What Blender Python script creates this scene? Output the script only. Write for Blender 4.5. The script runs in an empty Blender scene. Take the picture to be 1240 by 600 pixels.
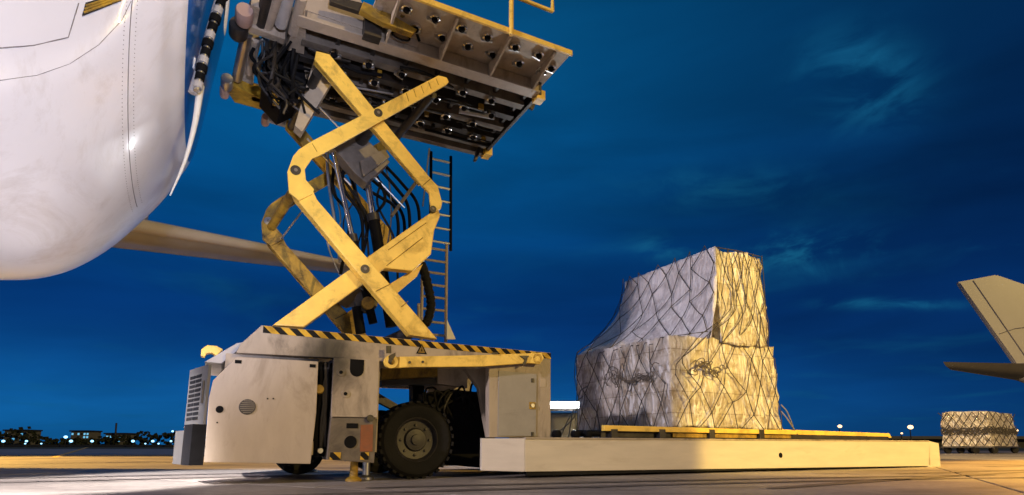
import bpy, bmesh, math, random
from mathutils import Vector, Matrix, noise
random.seed(7)
D = bpy.data
SC = bpy.context.scene
COL = SC.collection
rad = math.radians

# ------------------------------------------------------------------ camera
F, U0, V0, VH, CH = 700.0, 620.0, 413.0, 541.0, 0.42     # photo pixels of the 1240 x 600 picture, metres
TILT = math.atan((VH - V0) / F)
TH = rad(27)                                             # loader axis against the picture plane
cam_d = D.cameras.new('camera'); cam = D.objects.new('camera', cam_d); COL.objects.link(cam)
cam.location = (0, 0, CH); cam.rotation_euler = (math.pi / 2 + TILT, 0, 0)
cam_d.sensor_width = 36; cam_d.lens = 36 * F / 1240
cam_d.shift_y = (V0 - 300) / 1240
cam_d.clip_end = 3000
SC.camera = cam

# ------------------------------------------------------------------ world: deep blue dusk sky
wd = D.worlds.new('World'); SC.world = wd; wd.use_nodes = True
wt = wd.node_tree; wt.nodes.clear()
def wn(t, **k):
    n = wt.nodes.new(t)
    for a, b in k.items(): setattr(n, a, b)
    return n
def wl(a, b): wt.links.new(a, b)
def wmath(op, a, b=None, c=None):
    n = wn('ShaderNodeMath', operation=op)
    for i, x in enumerate((a, b, c)):
        if x is None: continue
        if isinstance(x, (int, float)): n.inputs[i].default_value = x
        else: wl(x, n.inputs[i])
    return n.outputs[0]
def wramp(fac, stops):
    n = wn('ShaderNodeValToRGB'); cr = n.color_ramp; cr.interpolation = 'B_SPLINE'
    while len(cr.elements) < len(stops): cr.elements.new(0.5)
    for e, (p, c) in zip(cr.elements, stops): e.position = p; e.color = (*c, 1)
    wl(fac, n.inputs[0]); return n.outputs[0]
tc = wn('ShaderNodeTexCoord')
sep = wn('ShaderNodeSeparateXYZ'); wl(tc.outputs['Generated'], sep.inputs[0])
X, Y, Z = sep.outputs
elev = wmath('MAXIMUM', Z, 0.0)
west = wramp(elev, [(0.0, (.006, .125, .365)), (0.07, (.004, .100, .32)), (0.15, (.002, .045, .195)), (0.23, (.001, .031, .160)),
                    (0.36, (.001, .062, .215)), (0.55, (.001, .085, .232)), (0.8, (.001, .070, .19)), (1.0, (.001, .05, .15))])
east = wramp(elev, [(0.0, (.004, .052, .19)), (0.08, (.002, .038, .16)), (0.2, (.001, .018, .092)), (0.4, (.001, .016, .070)),
                    (0.6, (.001, .016, .060)), (1.0, (.001, .03, .09))])
az = wmath('ADD', wmath('MULTIPLY', X, 0.80), wmath('MULTIPLY', Y, -0.36))   # low towards the afterglow
mp = wn('ShaderNodeMapRange', interpolation_type='SMOOTHSTEP'); wl(az, mp.inputs[0])
mp.inputs[1].default_value = -0.62; mp.inputs[2].default_value = 0.42
mixw = wn('ShaderNodeMixRGB'); wl(mp.outputs[0], mixw.inputs[0]); wl(west, mixw.inputs[1]); wl(east, mixw.inputs[2])
# thin clouds on a high flat layer
zz = wmath('ADD', wmath('MAXIMUM', Z, 0.0), 0.06)
cmb = wn('ShaderNodeCombineXYZ'); wl(wmath('DIVIDE', X, zz), cmb.inputs[0]); wl(wmath('DIVIDE', Y, zz), cmb.inputs[1])
nz = wn('ShaderNodeTexNoise'); wl(cmb.outputs[0], nz.inputs['Vector'])
nz.inputs['Scale'].default_value = 1.15; nz.inputs['Detail'].default_value = 7; nz.inputs['Roughness'].default_value = .5
nz.inputs['Distortion'].default_value = .5
cl = wn('ShaderNodeMapRange', interpolation_type='SMOOTHSTEP'); wl(nz.outputs[0], cl.inputs[0])
cl.inputs[1].default_value = .50; cl.inputs[2].default_value = .78
ys = wmath('MAXIMUM', Y, 0.05); du = wmath('DIVIDE', X, ys); dv = wmath('DIVIDE', Z, ys); tot = None
for (u, v, a, b, k) in ((985, 305, 105, 26, 1.0), (1045, 95, 70, 60, .75), (815, 300, 45, 16, .8), (1095, 368, 85, 7, .9), (1190, 295, 60, 9, .6), (880, 230, 120, 30, .35)):
    x = (u - U0) / F; y = (V0 - v) / F; yy = math.cos(TILT) - y * math.sin(TILT); zc0 = math.sin(TILT) + y * math.cos(TILT)
    e1_ = wmath('DIVIDE', wmath('SUBTRACT', du, x / yy), a / F); e2_ = wmath('DIVIDE', wmath('SUBTRACT', dv, zc0 / yy), b / F)
    g_ = wmath('MULTIPLY', wmath('EXPONENT', wmath('MULTIPLY', wmath('ADD', wmath('MULTIPLY', e1_, e1_), wmath('MULTIPLY', e2_, e2_)), -1.0)), k)
    tot = g_ if tot is None else wmath('MAXIMUM', tot, g_)
nc = wn('ShaderNodeTexNoise'); mc = wn('ShaderNodeMapping'); mc.inputs['Scale'].default_value = (1, 1, 2.2); wl(tc.outputs['Generated'], mc.inputs[0]); wl(mc.outputs[0], nc.inputs['Vector'])
nc.inputs['Scale'].default_value = 7; nc.inputs['Detail'].default_value = 8; nc.inputs['Roughness'].default_value = .58; nc.inputs['Distortion'].default_value = .7
ncr = wn('ShaderNodeMapRange', interpolation_type='SMOOTHSTEP'); wl(nc.outputs[0], ncr.inputs[0]); ncr.inputs[1].default_value = .40; ncr.inputs[2].default_value = .68
puff = wmath('MULTIPLY', tot, ncr.outputs[0])
cfac = wmath('MINIMUM', wmath('ADD', wmath('MULTIPLY', cl.outputs[0], .35), wmath('MULTIPLY', puff, 1.7)), 1.0)
mixc = wn('ShaderNodeMixRGB'); wl(cfac, mixc.inputs[0]); wl(mixw.outputs[0], mixc.inputs[1])
mixc.inputs[2].default_value = (.006, .098, .215, 1)
nb = wn('ShaderNodeTexNoise'); mb = wn('ShaderNodeMapping'); mb.inputs['Scale'].default_value = (1.0, 1.0, 4.5); wl(tc.outputs['Generated'], mb.inputs[0]); wl(mb.outputs[0], nb.inputs['Vector'])
nb.inputs['Scale'].default_value = 1.9; nb.inputs['Detail'].default_value = 5; nb.inputs['Distortion'].default_value = .4
band = wn('ShaderNodeMapRange'); wl(nb.outputs[0], band.inputs[0]); band.inputs[1].default_value = .3; band.inputs[2].default_value = .7; band.inputs[3].default_value = .70; band.inputs[4].default_value = 1.22
mul = wn('ShaderNodeMixRGB', blend_type='MULTIPLY'); mul.inputs[0].default_value = 1; wl(mixc.outputs[0], mul.inputs[1]); wl(band.outputs[0], mul.inputs[2])
bg = wn('ShaderNodeBackground'); bg.inputs['Strength'].default_value = 1.0
wl(mul.outputs[0], bg.inputs['Color'])
wo = wn('ShaderNodeOutputWorld'); wl(bg.outputs[0], wo.inputs['Surface'])

# ------------------------------------------------------------------ the apron's sodium flood (sun) and white floods
SUN_AZ = Vector((0.72, -0.62, 0)).normalized(); SUN_EL = rad(16)
sd = D.lights.new('sodium_sun', 'SUN'); so = D.objects.new('sodium_sun', sd); COL.objects.link(so)
sdir = Vector((SUN_AZ.x * math.cos(SUN_EL), SUN_AZ.y * math.cos(SUN_EL), math.sin(SUN_EL)))
so.rotation_euler = sdir.to_track_quat('Z', 'Y').to_euler()
sd.energy = 1.35; sd.color = (1.0, .68, .20); sd.angle = rad(0.8)
def flood(name, loc, target, power, color, cone=70, size=.5, blend=.5):
    l = D.lights.new(name, 'SPOT'); o = D.objects.new(name, l); COL.objects.link(o)
    o.location = loc
    o.rotation_euler = (Vector(loc) - Vector(target)).to_track_quat('Z', 'Y').to_euler()
    l.energy = power; l.color = color; l.spot_size = rad(cone); l.spot_blend = blend; l.shadow_soft_size = size
    return o
flood('white_flood', (-15, -7, 8.0), (-1.0, 9.5, 2.5), 13000, (1.0, .88, .97), 70, .5)
flood('belly_fill', (2.5, -4.5, .4), (-4.6, 5.3, 4.2), 5600, (.72, .74, .96), 38, .4, .6)  # low fill lamp added to brighten the underside of the fuselage
flood('patch_flood', (-6, -3, 6.0), (-5.0, 7.0, 0), 40000, (1.0, .93, .95), 19, .15, .45)
flood('sodium_mast', (-42, 30, 22), (-17.5, 18, 0), 200000, (1.0, .56, .10), 30, .6, .5)
flood('sodium_mast_right', (17, -3, 7.5), (9.6, 13.5, .6), 19000, (1.0, .66, .14), 46, .15, .08)  # added spot; its hard cone edge stands in for a shadow edge on the deck
flood('sodium_mast_apron', (40, 31, 18), (15.5, 13, 0), 150000, (1.0, .46, .06), 20, .3, .6)
flood('sodium_mast_dolly', (14, 6, 14), (26, 32, 0), 60000, (1.0, .68, .28), 60, .3, .6)

vs = SC.view_settings
vs.view_transform = 'Standard'; vs.look = 'None'; vs.exposure = 0; vs.gamma = 1; vs.use_curve_mapping = False

# ------------------------------------------------------------------ pixel -> place
ES = Vector((math.cos(TH), math.sin(TH), 0)); EW = Vector((-math.sin(TH), math.cos(TH), 0))
CP = Vector((0, 0, CH))
def ray(u, v):
    x = (u - U0) / F; y = (V0 - v) / F
    return Vector((x, math.cos(TILT) - y * math.sin(TILT), math.sin(TILT) + y * math.cos(TILT)))
def gz(u, v, z=0.0):
    r = ray(u, v); return CP + r * ((z - CH) / r.z)
def gy(u, v, y):
    r = ray(u, v); return CP + r * (y / r.y)
ORG = gz(637, 572, .08); ORG.z = 0
def toL(p): d = p - ORG; return Vector((d.dot(ES), d.dot(EW), p.z))
def toW(q): return ORG + ES * q[0] + EW * q[1] + Vector((0, 0, q[2]))
def L(u, v, w):
    r = ray(u, v); return toL(CP + r * ((w - (CP - ORG).dot(EW)) / r.dot(EW)))
def Ls(u, v, s):
    r = ray(u, v); return toL(CP + r * ((s - (CP - ORG).dot(ES)) / r.dot(ES)))
def Lz(u, v, z): return toL(gz(u, v, z))

# ------------------------------------------------------------------ materials
MATS = {}
def mat(name, col, rough=.5, metal=0.0, var=.12, scale=4.0, dirt=None, dirt_amt=.0, bump=.0, bscale=30.0, spec=.5,
        dscale=1.6, emit=None, estr=0, trans=0, coat=0, stretch=None):
    m = D.materials.new(name); m.use_nodes = True; nt = m.node_tree
    b = nt.nodes['Principled BSDF']; N = nt.nodes.new; K = nt.links.new
    b.inputs['Roughness'].default_value = rough; b.inputs['Metallic'].default_value = metal
    b.inputs['Specular IOR Level'].default_value = spec
    if trans: b.inputs['Transmission Weight'].default_value = trans
    if coat: b.inputs['Coat Weight'].default_value = coat; b.inputs['Coat Roughness'].default_value = .08
    if emit:
        b.inputs['Emission Color'].default_value = (*emit, 1); b.inputs['Emission Strength'].default_value = estr
        b.inputs['Base Color'].default_value = (*col, 1); MATS[name] = m; return m
    t = N('ShaderNodeTexCoord'); vec = t.outputs['Object']
    if stretch:
        mpn = N('ShaderNodeMapping'); mpn.inputs['Scale'].default_value = stretch; K(vec, mpn.inputs[0]); vec = mpn.outputs[0]
    n1 = N('ShaderNodeTexNoise'); n1.inputs['Scale'].default_value = scale; n1.inputs['Detail'].default_value = 6
    n1.inputs['Roughness'].default_value = .6; K(vec, n1.inputs['Vector'])
    r1 = N('ShaderNodeValToRGB'); r1.color_ramp.elements[0].position = .3; r1.color_ramp.elements[1].position = .72
    r1.color_ramp.elements[0].color = (*[c * (1 - var) for c in col], 1)
    r1.color_ramp.elements[1].color = (*[min(1, c * (1 + var)) for c in col], 1)
    K(n1.outputs[0], r1.inputs[0]); out = r1.outputs[0]
    if dirt:
        n2 = N('ShaderNodeTexNoise'); n2.inputs['Scale'].default_value = dscale; n2.inputs['Detail'].default_value = 9
        n2.inputs['Roughness'].default_value = .72; n2.inputs['Distortion'].default_value = .6; K(vec, n2.inputs['Vector'])
        r2 = N('ShaderNodeMapRange'); r2.inputs[1].default_value = .62 - dirt_amt * .3; r2.inputs[2].default_value = .86 - dirt_amt * .3
        r2.inputs[4].default_value = min(1, .35 + dirt_amt)
        K(n2.outputs[0], r2.inputs[0])
        mx = N('ShaderNodeMixRGB'); K(r2.outputs[0], mx.inputs[0]); K(out, mx.inputs[1]); mx.inputs[2].default_value = (*dirt, 1); out = mx.outputs[0]
        mr = N('ShaderNodeMapRange'); K(r2.outputs[0], mr.inputs[0]); mr.inputs[3].default_value = rough; mr.inputs[4].default_value = min(1, rough + .3)
        K(mr.outputs[0], b.inputs['Roughness'])
    K(out, b.inputs['Base Color'])
    if bump:
        n3 = N('ShaderNodeTexNoise'); n3.inputs['Scale'].default_value = bscale; n3.inputs['Detail'].default_value = 5; K(vec, n3.inputs['Vector'])
        bp = N('ShaderNodeBump'); bp.inputs['Strength'].default_value = bump; bp.inputs['Distance'].default_value = .02
        K(n3.outputs[0], bp.inputs['Height']); K(bp.outputs[0], b.inputs['Normal'])
    MATS[name] = m; return m
grime = (.035, .026, .018)
mat('yellow', (.90, .59, .10), .38, var=.12, dirt=(.10, .052, .012), dirt_amt=.36, dscale=2.6, bump=.08)
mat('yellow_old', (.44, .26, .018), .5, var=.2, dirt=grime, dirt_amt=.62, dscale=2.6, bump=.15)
mat('cream', (.42, .345, .27), .42, var=.08, dirt=(.15, .11, .07), dirt_amt=.34, dscale=1.9, bump=.06, stretch=(1.4, 1.4, .45))
mat('cream_worn', (.39, .32, .245), .48, var=.12, dirt=(.06, .045, .03), dirt_amt=.42, dscale=2.2, bump=.1, stretch=(1.3, 1.3, .5))
mat('tan_worn', (.44, .36, .26), .5, var=.14, dirt=(.07, .05, .035), dirt_amt=.34, dscale=2.4, bump=.1)
mat('aircraft_grey', (.30, .295, .30), .4, var=.06, scale=.8, coat=.2)
mat('aircraft_shaded', (.12, .105, .09), .45, var=.08, scale=.8)  # dark tone puts the shade of the tailplane's underside into the colour
mat('grille_grey', (.06, .058, .056), .45, var=.15, dirt=(.06, .05, .045), dirt_amt=.3)
mat('deck_white', (.63, .56, .45), .40, var=.07, dirt=(.30, .22, .14), dirt_amt=.16, dscale=1.5, bump=.05, stretch=(.35, 1, 2.0))
mat('grey_door', (.30, .28, .25), .5, var=.08, dirt=(.12, .1, .08), dirt_amt=.15, bump=.05)
mat('grey_paint', (.42, .40, .39), .45, var=.12, dirt=(.08, .065, .05), dirt_amt=.3)
mat('dark_steel', (.045, .04, .037), .45, metal=.5, var=.35, dirt=(.10, .075, .045), dirt_amt=.2, bump=.2)
mat('under_steel', (.17, .145, .12), .5, metal=.2, var=.3, dirt=(.02, .016, .012), dirt_amt=.35, bump=.15)
mat('black', (.008, .008, .009), .55, var=.3, bump=.1, spec=.04)
mat('rubber', (.012, .0115, .011), .75, var=.35, dirt=(.03, .025, .02), dirt_amt=.1, spec=.2, bump=.25, dscale=5)
mat('rim_paint', (.040, .036, .032), .5, var=.3, dirt=(.02, .018, .015), dirt_amt=.3)
mat('chrome', (.75, .75, .78), .12, metal=1, var=.05)
mat('steel', (.5, .49, .48), .3, metal=.9, var=.15)
mat('orange', (.22, .06, .022), .5, var=.25, dirt=(.16, .08, .05), dirt_amt=.45, dscale=6)
mat('grime_plate', (.13, .105, .08), .55, var=.3, dirt=(.03, .024, .018), dirt_amt=.4, dscale=3)
mat('white_plate', (.75, .74, .70), .5, var=.05)
mat('pink_wheel', (.40, .27, .23), .5, var=.15, dirt=(.2, .15, .12), dirt_amt=.2)
mat('rope', (.05, .042, .036), .85, var=.35, scale=60)
mat('slack_rope', (.13, .105, .08), .85, var=.35, scale=60)
mat('strap', (.20, .20, .20), .7, var=.2, scale=40)
mat('wood', (.36, .24, .12), .7, var=.25, scale=8, stretch=(1, 8, 8))
mat('tree_mass', (.010, .016, .010), .9, var=.4, scale=.4)
mat('far_wall', (.09, .09, .09), .8, var=.1, scale=.2)
mat('far_dark', (.010, .011, .014), .7, var=.1)
mat('lamp_cool', (.8, .9, 1), emit=(.26, .66, 1.0), estr=2.6)
mat('lamp_white', (.9, .95, 1), emit=(.92, .96, 1.0), estr=14)
mat('lamp_warm', (1, .8, .5), emit=(1, .62, .28), estr=3.0)
mat('lit_window', (.3, .6, .8), emit=(.12, .50, .85), estr=.9)
mat('blue_paint', (.010, .12, .46), .35, var=.06, coat=.6)
mat('seam', (.22, .20, .20), .7, var=.1)
mat('lining', (.012, .013, .015), .6, var=.2)
mat('yellow_line', (.62, .40, .05), .6, var=.25, scale=3, dirt=(.25, .22, .18), dirt_amt=.3)
mat('tyre_stain', (.11, .092, .078), .65, var=.35, scale=5, dirt=(.24, .21, .18), dirt_amt=.4, dscale=7)
mat('asphalt', (.05, .047, .043), .75, var=.2, scale=.6)
mat('grass', (.035, .045, .016), .9, var=.4, scale=.5)
mat('aircraft_white', (.42, .385, .36), .35, var=.04, scale=.6, coat=.2)
mat('alu', (.55, .55, .54), .42, metal=.7, var=.12, dirt=(.2, .18, .15), dirt_amt=.2)

def aircraft_skin():
    m = mat('fuselage_white', (.78, .77, .80), .30, var=.04, scale=.9, coat=.5, dirt=(.46, .40, .35), dirt_amt=.30, dscale=1.1, bump=.0, stretch=(1, 1, .35))
    m.node_tree.nodes['Principled BSDF'].inputs['Coat Roughness'].default_value = .10
    nt = m.node_tree; b = nt.nodes['Principled BSDF']
    t = nt.nodes.new('ShaderNodeTexCoord'); n = nt.nodes.new('ShaderNodeTexNoise'); n.inputs['Scale'].default_value = .9
    n.inputs['Detail'].default_value = 2; nt.links.new(t.outputs['Object'], n.inputs['Vector'])
    bp = nt.nodes.new('ShaderNodeBump'); bp.inputs['Strength'].default_value = .25; bp.inputs['Distance'].default_value = .05
    nt.links.new(n.outputs[0], bp.inputs['Height']); nt.links.new(bp.outputs[0], b.inputs['Normal'])
aircraft_skin()

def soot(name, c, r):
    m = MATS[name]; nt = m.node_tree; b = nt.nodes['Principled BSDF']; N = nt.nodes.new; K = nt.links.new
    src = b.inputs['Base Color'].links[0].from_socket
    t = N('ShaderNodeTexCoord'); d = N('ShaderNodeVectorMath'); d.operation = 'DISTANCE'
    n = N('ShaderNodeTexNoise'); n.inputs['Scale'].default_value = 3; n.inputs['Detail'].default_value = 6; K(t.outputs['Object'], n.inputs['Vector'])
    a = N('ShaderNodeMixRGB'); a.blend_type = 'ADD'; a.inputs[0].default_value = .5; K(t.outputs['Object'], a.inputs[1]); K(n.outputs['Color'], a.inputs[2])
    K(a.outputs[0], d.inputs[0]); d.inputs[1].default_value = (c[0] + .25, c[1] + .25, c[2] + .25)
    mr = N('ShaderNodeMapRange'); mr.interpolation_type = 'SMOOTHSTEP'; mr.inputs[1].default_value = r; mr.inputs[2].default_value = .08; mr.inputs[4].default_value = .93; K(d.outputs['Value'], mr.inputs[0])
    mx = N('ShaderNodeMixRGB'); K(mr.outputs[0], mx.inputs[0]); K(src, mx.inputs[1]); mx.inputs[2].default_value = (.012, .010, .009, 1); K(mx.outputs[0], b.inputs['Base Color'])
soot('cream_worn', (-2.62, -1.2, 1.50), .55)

def hazard_mat():
    m = D.materials.new('hazard'); m.use_nodes = True; nt = m.node_tree; b = nt.nodes['Principled BSDF']; b.inputs['Roughness'].default_value = .65; b.inputs['Specular IOR Level'].default_value = .12
    t = nt.nodes.new('ShaderNodeTexCoord'); sp = nt.nodes.new('ShaderNodeSeparateXYZ'); nt.links.new(t.outputs['Object'], sp.inputs[0])
    def mth(op, a, bb):
        n = nt.nodes.new('ShaderNodeMath'); n.operation = op
        for i, x in enumerate((a, bb)):
            if isinstance(x, (int, float)): n.inputs[i].default_value = x
            else: nt.links.new(x, n.inputs[i])
        return n.outputs[0]
    a = mth('ADD', sp.outputs[0], mth('MULTIPLY', sp.outputs[2], 1.1))
    f = mth('FRACT', mth('DIVIDE', a, .185), 0)
    g = mth('GREATER_THAN', f, .5)
    n2 = nt.nodes.new('ShaderNodeTexNoise'); n2.inputs['Scale'].default_value = 6; n2.inputs['Detail'].default_value = 6; nt.links.new(t.outputs['Object'], n2.inputs['Vector'])
    mx = nt.nodes.new('ShaderNodeMixRGB'); nt.links.new(g, mx.inputs[0]); mx.inputs[1].default_value = (.015, .014, .013, 1); mx.inputs[2].default_value = (.70, .43, .05, 1)
    my = nt.nodes.new('ShaderNodeMixRGB'); my.blend_type = 'MULTIPLY'; my.inputs[0].default_value = .7; nt.links.new(mx.outputs[0], my.inputs[1])
    cr = nt.nodes.new('ShaderNodeValToRGB'); cr.color_ramp.elements[0].position = .35; cr.color_ramp.elements[1].position = .6
    cr.color_ramp.elements[0].color = (.35, .3, .25, 1); nt.links.new(n2.outputs[0], cr.inputs[0]); nt.links.new(cr.outputs[0], my.inputs[2])
    nt.links.new(my.outputs[0], b.inputs['Base Color']); MATS['hazard'] = m
hazard_mat()

def wrap_mat(name, col, rough, seed, card=(.42, .30, .17), cartons=.8):
    """stretch film over cartons: glossy, creased, patches of carton showing"""
    m = D.materials.new(name); m.use_nodes = True; nt = m.node_tree; b = nt.nodes['Principled BSDF']; N = nt.nodes.new; K = nt.links.new
    t = N('ShaderNodeTexCoord'); mpn = N('ShaderNodeMapping'); mpn.inputs['Location'].default_value = (seed * 3.1, seed, -seed); K(t.outputs['Object'], mpn.inputs[0]); v = mpn.outputs[0]
    n1 = N('ShaderNodeTexNoise'); n1.inputs['Scale'].default_value = 3.4; n1.inputs['Detail'].default_value = 8; n1.inputs['Roughness'].default_value = .6; n1.inputs['Distortion'].default_value = .5; K(v, n1.inputs['Vector'])
    r = N('ShaderNodeValToRGB'); r.color_ramp.elements[0].position = .40; r.color_ramp.elements[1].position = .58
    r.color_ramp.elements[0].color = (*card, 1); r.color_ramp.elements[1].color = (*col, 1); K(n1.outputs[0], r.inputs[0])
    K(r.outputs[0], b.inputs['Base Color'])
    st = N('ShaderNodeMapping'); st.inputs['Scale'].default_value = (3.2, 3.2, .9); st.inputs['Rotation'].default_value = (.35, .3, .2); K(v, st.inputs[0])
    n2 = N('ShaderNodeTexNoise'); n2.inputs['Scale'].default_value = 2.2; n2.inputs['Detail'].default_value = 7; n2.inputs['Distortion'].default_value = 2.2; K(st.outputs[0], n2.inputs['Vector'])
    vo = N('ShaderNodeTexVoronoi'); vo.feature = 'DISTANCE_TO_EDGE'; vo.inputs['Scale'].default_value = 2.6
    vm = N('ShaderNodeMixRGB'); vm.inputs[0].default_value = .45; K(v, vm.inputs[1]); K(n1.outputs['Color'], vm.inputs[2]); K(vm.outputs[0], vo.inputs['Vector'])
    ad = N('ShaderNodeMath'); ad.operation = 'MULTIPLY_ADD'; K(vo.outputs['Distance'], ad.inputs[0]); ad.inputs[1].default_value = .8; K(n2.outputs[0], ad.inputs[2])
    bp = N('ShaderNodeBump'); bp.inputs['Strength'].default_value = 1.0; bp.inputs['Distance'].default_value = .16; K(ad.outputs[0], bp.inputs['Height']); K(bp.outputs[0], b.inputs['Coat Normal'])
    b2 = N('ShaderNodeBump'); b2.inputs['Strength'].default_value = .55; b2.inputs['Distance'].default_value = .06; K(ad.outputs[0], b2.inputs['Height']); K(b2.outputs[0], b.inputs['Normal'])
    # carton rows seen through the film
    sx = N('ShaderNodeSeparateXYZ'); K(t.outputs['Object'], sx.inputs[0]); sa = N('ShaderNodeMath'); K(sx.outputs[0], sa.inputs[0]); K(sx.outputs[1], sa.inputs[1])
    cx = N('ShaderNodeCombineXYZ'); K(sa.outputs[0], cx.inputs[0]); K(sx.outputs[2], cx.inputs[1])
    br = N('ShaderNodeTexBrick'); K(cx.outputs[0], br.inputs['Vector']); br.inputs['Scale'].default_value = 1.0; br.inputs['Brick Width'].default_value = .52; br.inputs['Row Height'].default_value = .36
    br.inputs['Mortar Size'].default_value = .012; br.inputs['Mortar Smooth'].default_value = .6; br.inputs['Color1'].default_value = (1, 1, 1, 1); br.inputs['Color2'].default_value = (.80, .78, .74, 1); br.inputs['Mortar'].default_value = (.45, .40, .34, 1)
    mu = N('ShaderNodeMixRGB'); mu.blend_type = 'MULTIPLY'; mu.inputs[0].default_value = cartons; K(r.outputs[0], mu.inputs[1]); K(br.outputs['Color'], mu.inputs[2]); K(mu.outputs[0], b.inputs['Base Color'])
    # milky film folds, whitened to paint in gloss streaks
    fo = N('ShaderNodeMapRange'); fo.inputs[1].default_value = .52; fo.inputs[2].default_value = .62; fo.inputs[4].default_value = .8; K(n2.outputs[0], fo.inputs[0])
    mf = N('ShaderNodeMixRGB'); K(fo.outputs[0], mf.inputs[0]); K(mu.outputs[0], mf.inputs[1]); mf.inputs[2].default_value = (.88, .86, .85, 1); K(mf.outputs[0], b.inputs['Base Color'])
    b.inputs['Roughness'].default_value = rough + .15; b.inputs['Coat Weight'].default_value = 1.0; b.inputs['Coat Roughness'].default_value = .09
    MATS[name] = m
wrap_mat('film_lower', (.66, .60, .52), .20, 1, card=(.38, .31, .23))
wrap_mat('film_far', (.66, .60, .55), .20, 5, card=(.34, .28, .23))
wrap_mat('film_upper', (.62, .57, .50), .20, 2, card=(.42, .35, .26))
wrap_mat('film_cover', (.80, .76, .76), .20, 3, card=(.58, .53, .52), cartons=0)
wrap_mat('film_dolly', (.58, .51, .43), .3, 7, card=(.26, .21, .15))

def concrete():
    m = D.materials.new('concrete'); m.use_nodes = True; nt = m.node_tree; b = nt.nodes['Principled BSDF']; N = nt.nodes.new; K = nt.links.new
    t = N('ShaderNodeTexCoord'); g = N('ShaderNodeNewGeometry')
    n1 = N('ShaderNodeTexNoise'); n1.inputs['Scale'].default_value = .35; n1.inputs['Detail'].default_value = 9; n1.inputs['Roughness'].default_value = .62; K(g.outputs['Position'], n1.inputs['Vector'])
    r1 = N('ShaderNodeValToRGB'); r1.color_ramp.elements[0].position = .32; r1.color_ramp.elements[1].position = .68
    r1.color_ramp.elements[0].color = (.17, .145, .12, 1); r1.color_ramp.elements[1].color = (.34, .30, .26, 1); K(n1.outputs[0], r1.inputs[0])
    n2 = N('ShaderNodeTexNoise'); n2.inputs['Scale'].default_value = 9; n2.inputs['Detail'].default_value = 9; n2.inputs['Roughness'].default_value = .75; K(g.outputs['Position'], n2.inputs['Vector'])
    mx = N('ShaderNodeMixRGB'); mx.blend_type = 'OVERLAY'; mx.inputs[0].default_value = .9; K(r1.outputs[0], mx.inputs[1]); K(n2.outputs[0], mx.inputs[2])
    # oil and rubber stains
    n3 = N('ShaderNodeTexNoise'); n3.inputs['Scale'].default_value = .9; n3.inputs['Detail'].default_value = 7; n3.inputs['Distortion'].default_value = .8
    st = N('ShaderNodeMapping'); st.inputs['Scale'].default_value = (.45, 1.2, 1); st.inputs['Rotation'].default_value = (0, 0, -.35); K(g.outputs['Position'], st.inputs[0]); K(st.outputs[0], n3.inputs['Vector'])
    r3 = N('ShaderNodeMapRange'); r3.inputs[1].default_value = .50; r3.inputs[2].default_value = .66; r3.inputs[4].default_value = .8; K(n3.outputs[0], r3.inputs[0])
    m2 = N('ShaderNodeMixRGB'); K(r3.outputs[0], m2.inputs[0]); K(mx.outputs[0], m2.inputs[1]); m2.inputs[2].default_value = (.07, .058, .05, 1)
    oi = N('ShaderNodeObjectInfo'); orr = N('ShaderNodeMapRange'); K(oi.outputs['Random'], orr.inputs[0]); orr.inputs[3].default_value = .78; orr.inputs[4].default_value = 1.18
    m3 = N('ShaderNodeMixRGB'); m3.blend_type = 'MULTIPLY'; m3.inputs[0].default_value = 1; K(m2.outputs[0], m3.inputs[1]); K(orr.outputs[0], m3.inputs[2])
    K(m3.outputs[0], b.inputs['Base Color'])
    rr = N('ShaderNodeMapRange'); rr.inputs[3].default_value = .38; rr.inputs[4].default_value = .7; K(n1.outputs[0], rr.inputs[0]); K(rr.outputs[0], b.inputs['Roughness'])
    bp = N('ShaderNodeBump'); bp.inputs['Strength'].default_value = .35; bp.inputs['Distance'].default_value = .01; K(n2.outputs[0], bp.inputs['Height']); K(bp.outputs[0], b.inputs['Normal'])
    MATS['concrete'] = m
concrete()

# ------------------------------------------------------------------ mesh helpers (all shapes in one list per part)
def tag(o, label=None, cat=None, group=None, kind=None):
    if label: o['label'] = label
    if cat: o['category'] = cat
    if group: o['group'] = group
    if kind: o['kind'] = kind
    return o
class Thing:
    """an Empty at the thing's base; parts are given in loader coordinates (s, w, z) or, frame='W', in world ones"""
    def __init__(self, name, label, cat, base, group=None, frame='L'):
        self.o = D.objects.new(name, None); COL.objects.link(self.o); self.o.empty_display_size = .2
        self.base = Vector(base); self.frame = frame
        if frame == 'L': self.o.location = toW(base); self.o.rotation_euler = (0, 0, TH)
        else: self.o.location = base
        tag(self.o, label, cat, group)
def finish(name, bm, m, th=None, parent=None, smooth=False, angle=None, base=None):
    bmesh.ops.recalc_face_normals(bm, faces=bm.faces)
    off = th.base if th else Vector((0, 0, 0))
    for v in bm.verts: v.co = v.co - off
    me = D.meshes.new(name); bm.to_mesh(me); bm.free()
    if smooth:
        for p in me.polygons: p.use_smooth = True
        if angle: me.set_sharp_from_angle(angle=rad(angle))
    me.materials.append(MATS[m]); o = D.objects.new(name, me); COL.objects.link(o)
    if parent: o.parent = parent
    elif th: o.parent = th.o
    return o
def prism(bm, pts, w0, w1, bev=0.0):
    """polygon of (s, z) points, extruded from w0 to w1"""
    t = bmesh.new()
    a = [t.verts.new((p[0], w0, p[1])) for p in pts]; b = [t.verts.new((p[0], w1, p[1])) for p in pts]
    n = len(pts); t.faces.new(a); t.faces.new(b[::-1])
    for i in range(n): t.faces.new((a[i], b[i], b[(i + 1) % n], a[(i + 1) % n]))
    bmesh.ops.recalc_face_normals(t, faces=t.faces)
    if bev: bmesh.ops.bevel(t, geom=list(t.edges), offset=bev, segments=2, affect='EDGES', profile=.7)
    merge(bm, t)
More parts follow.
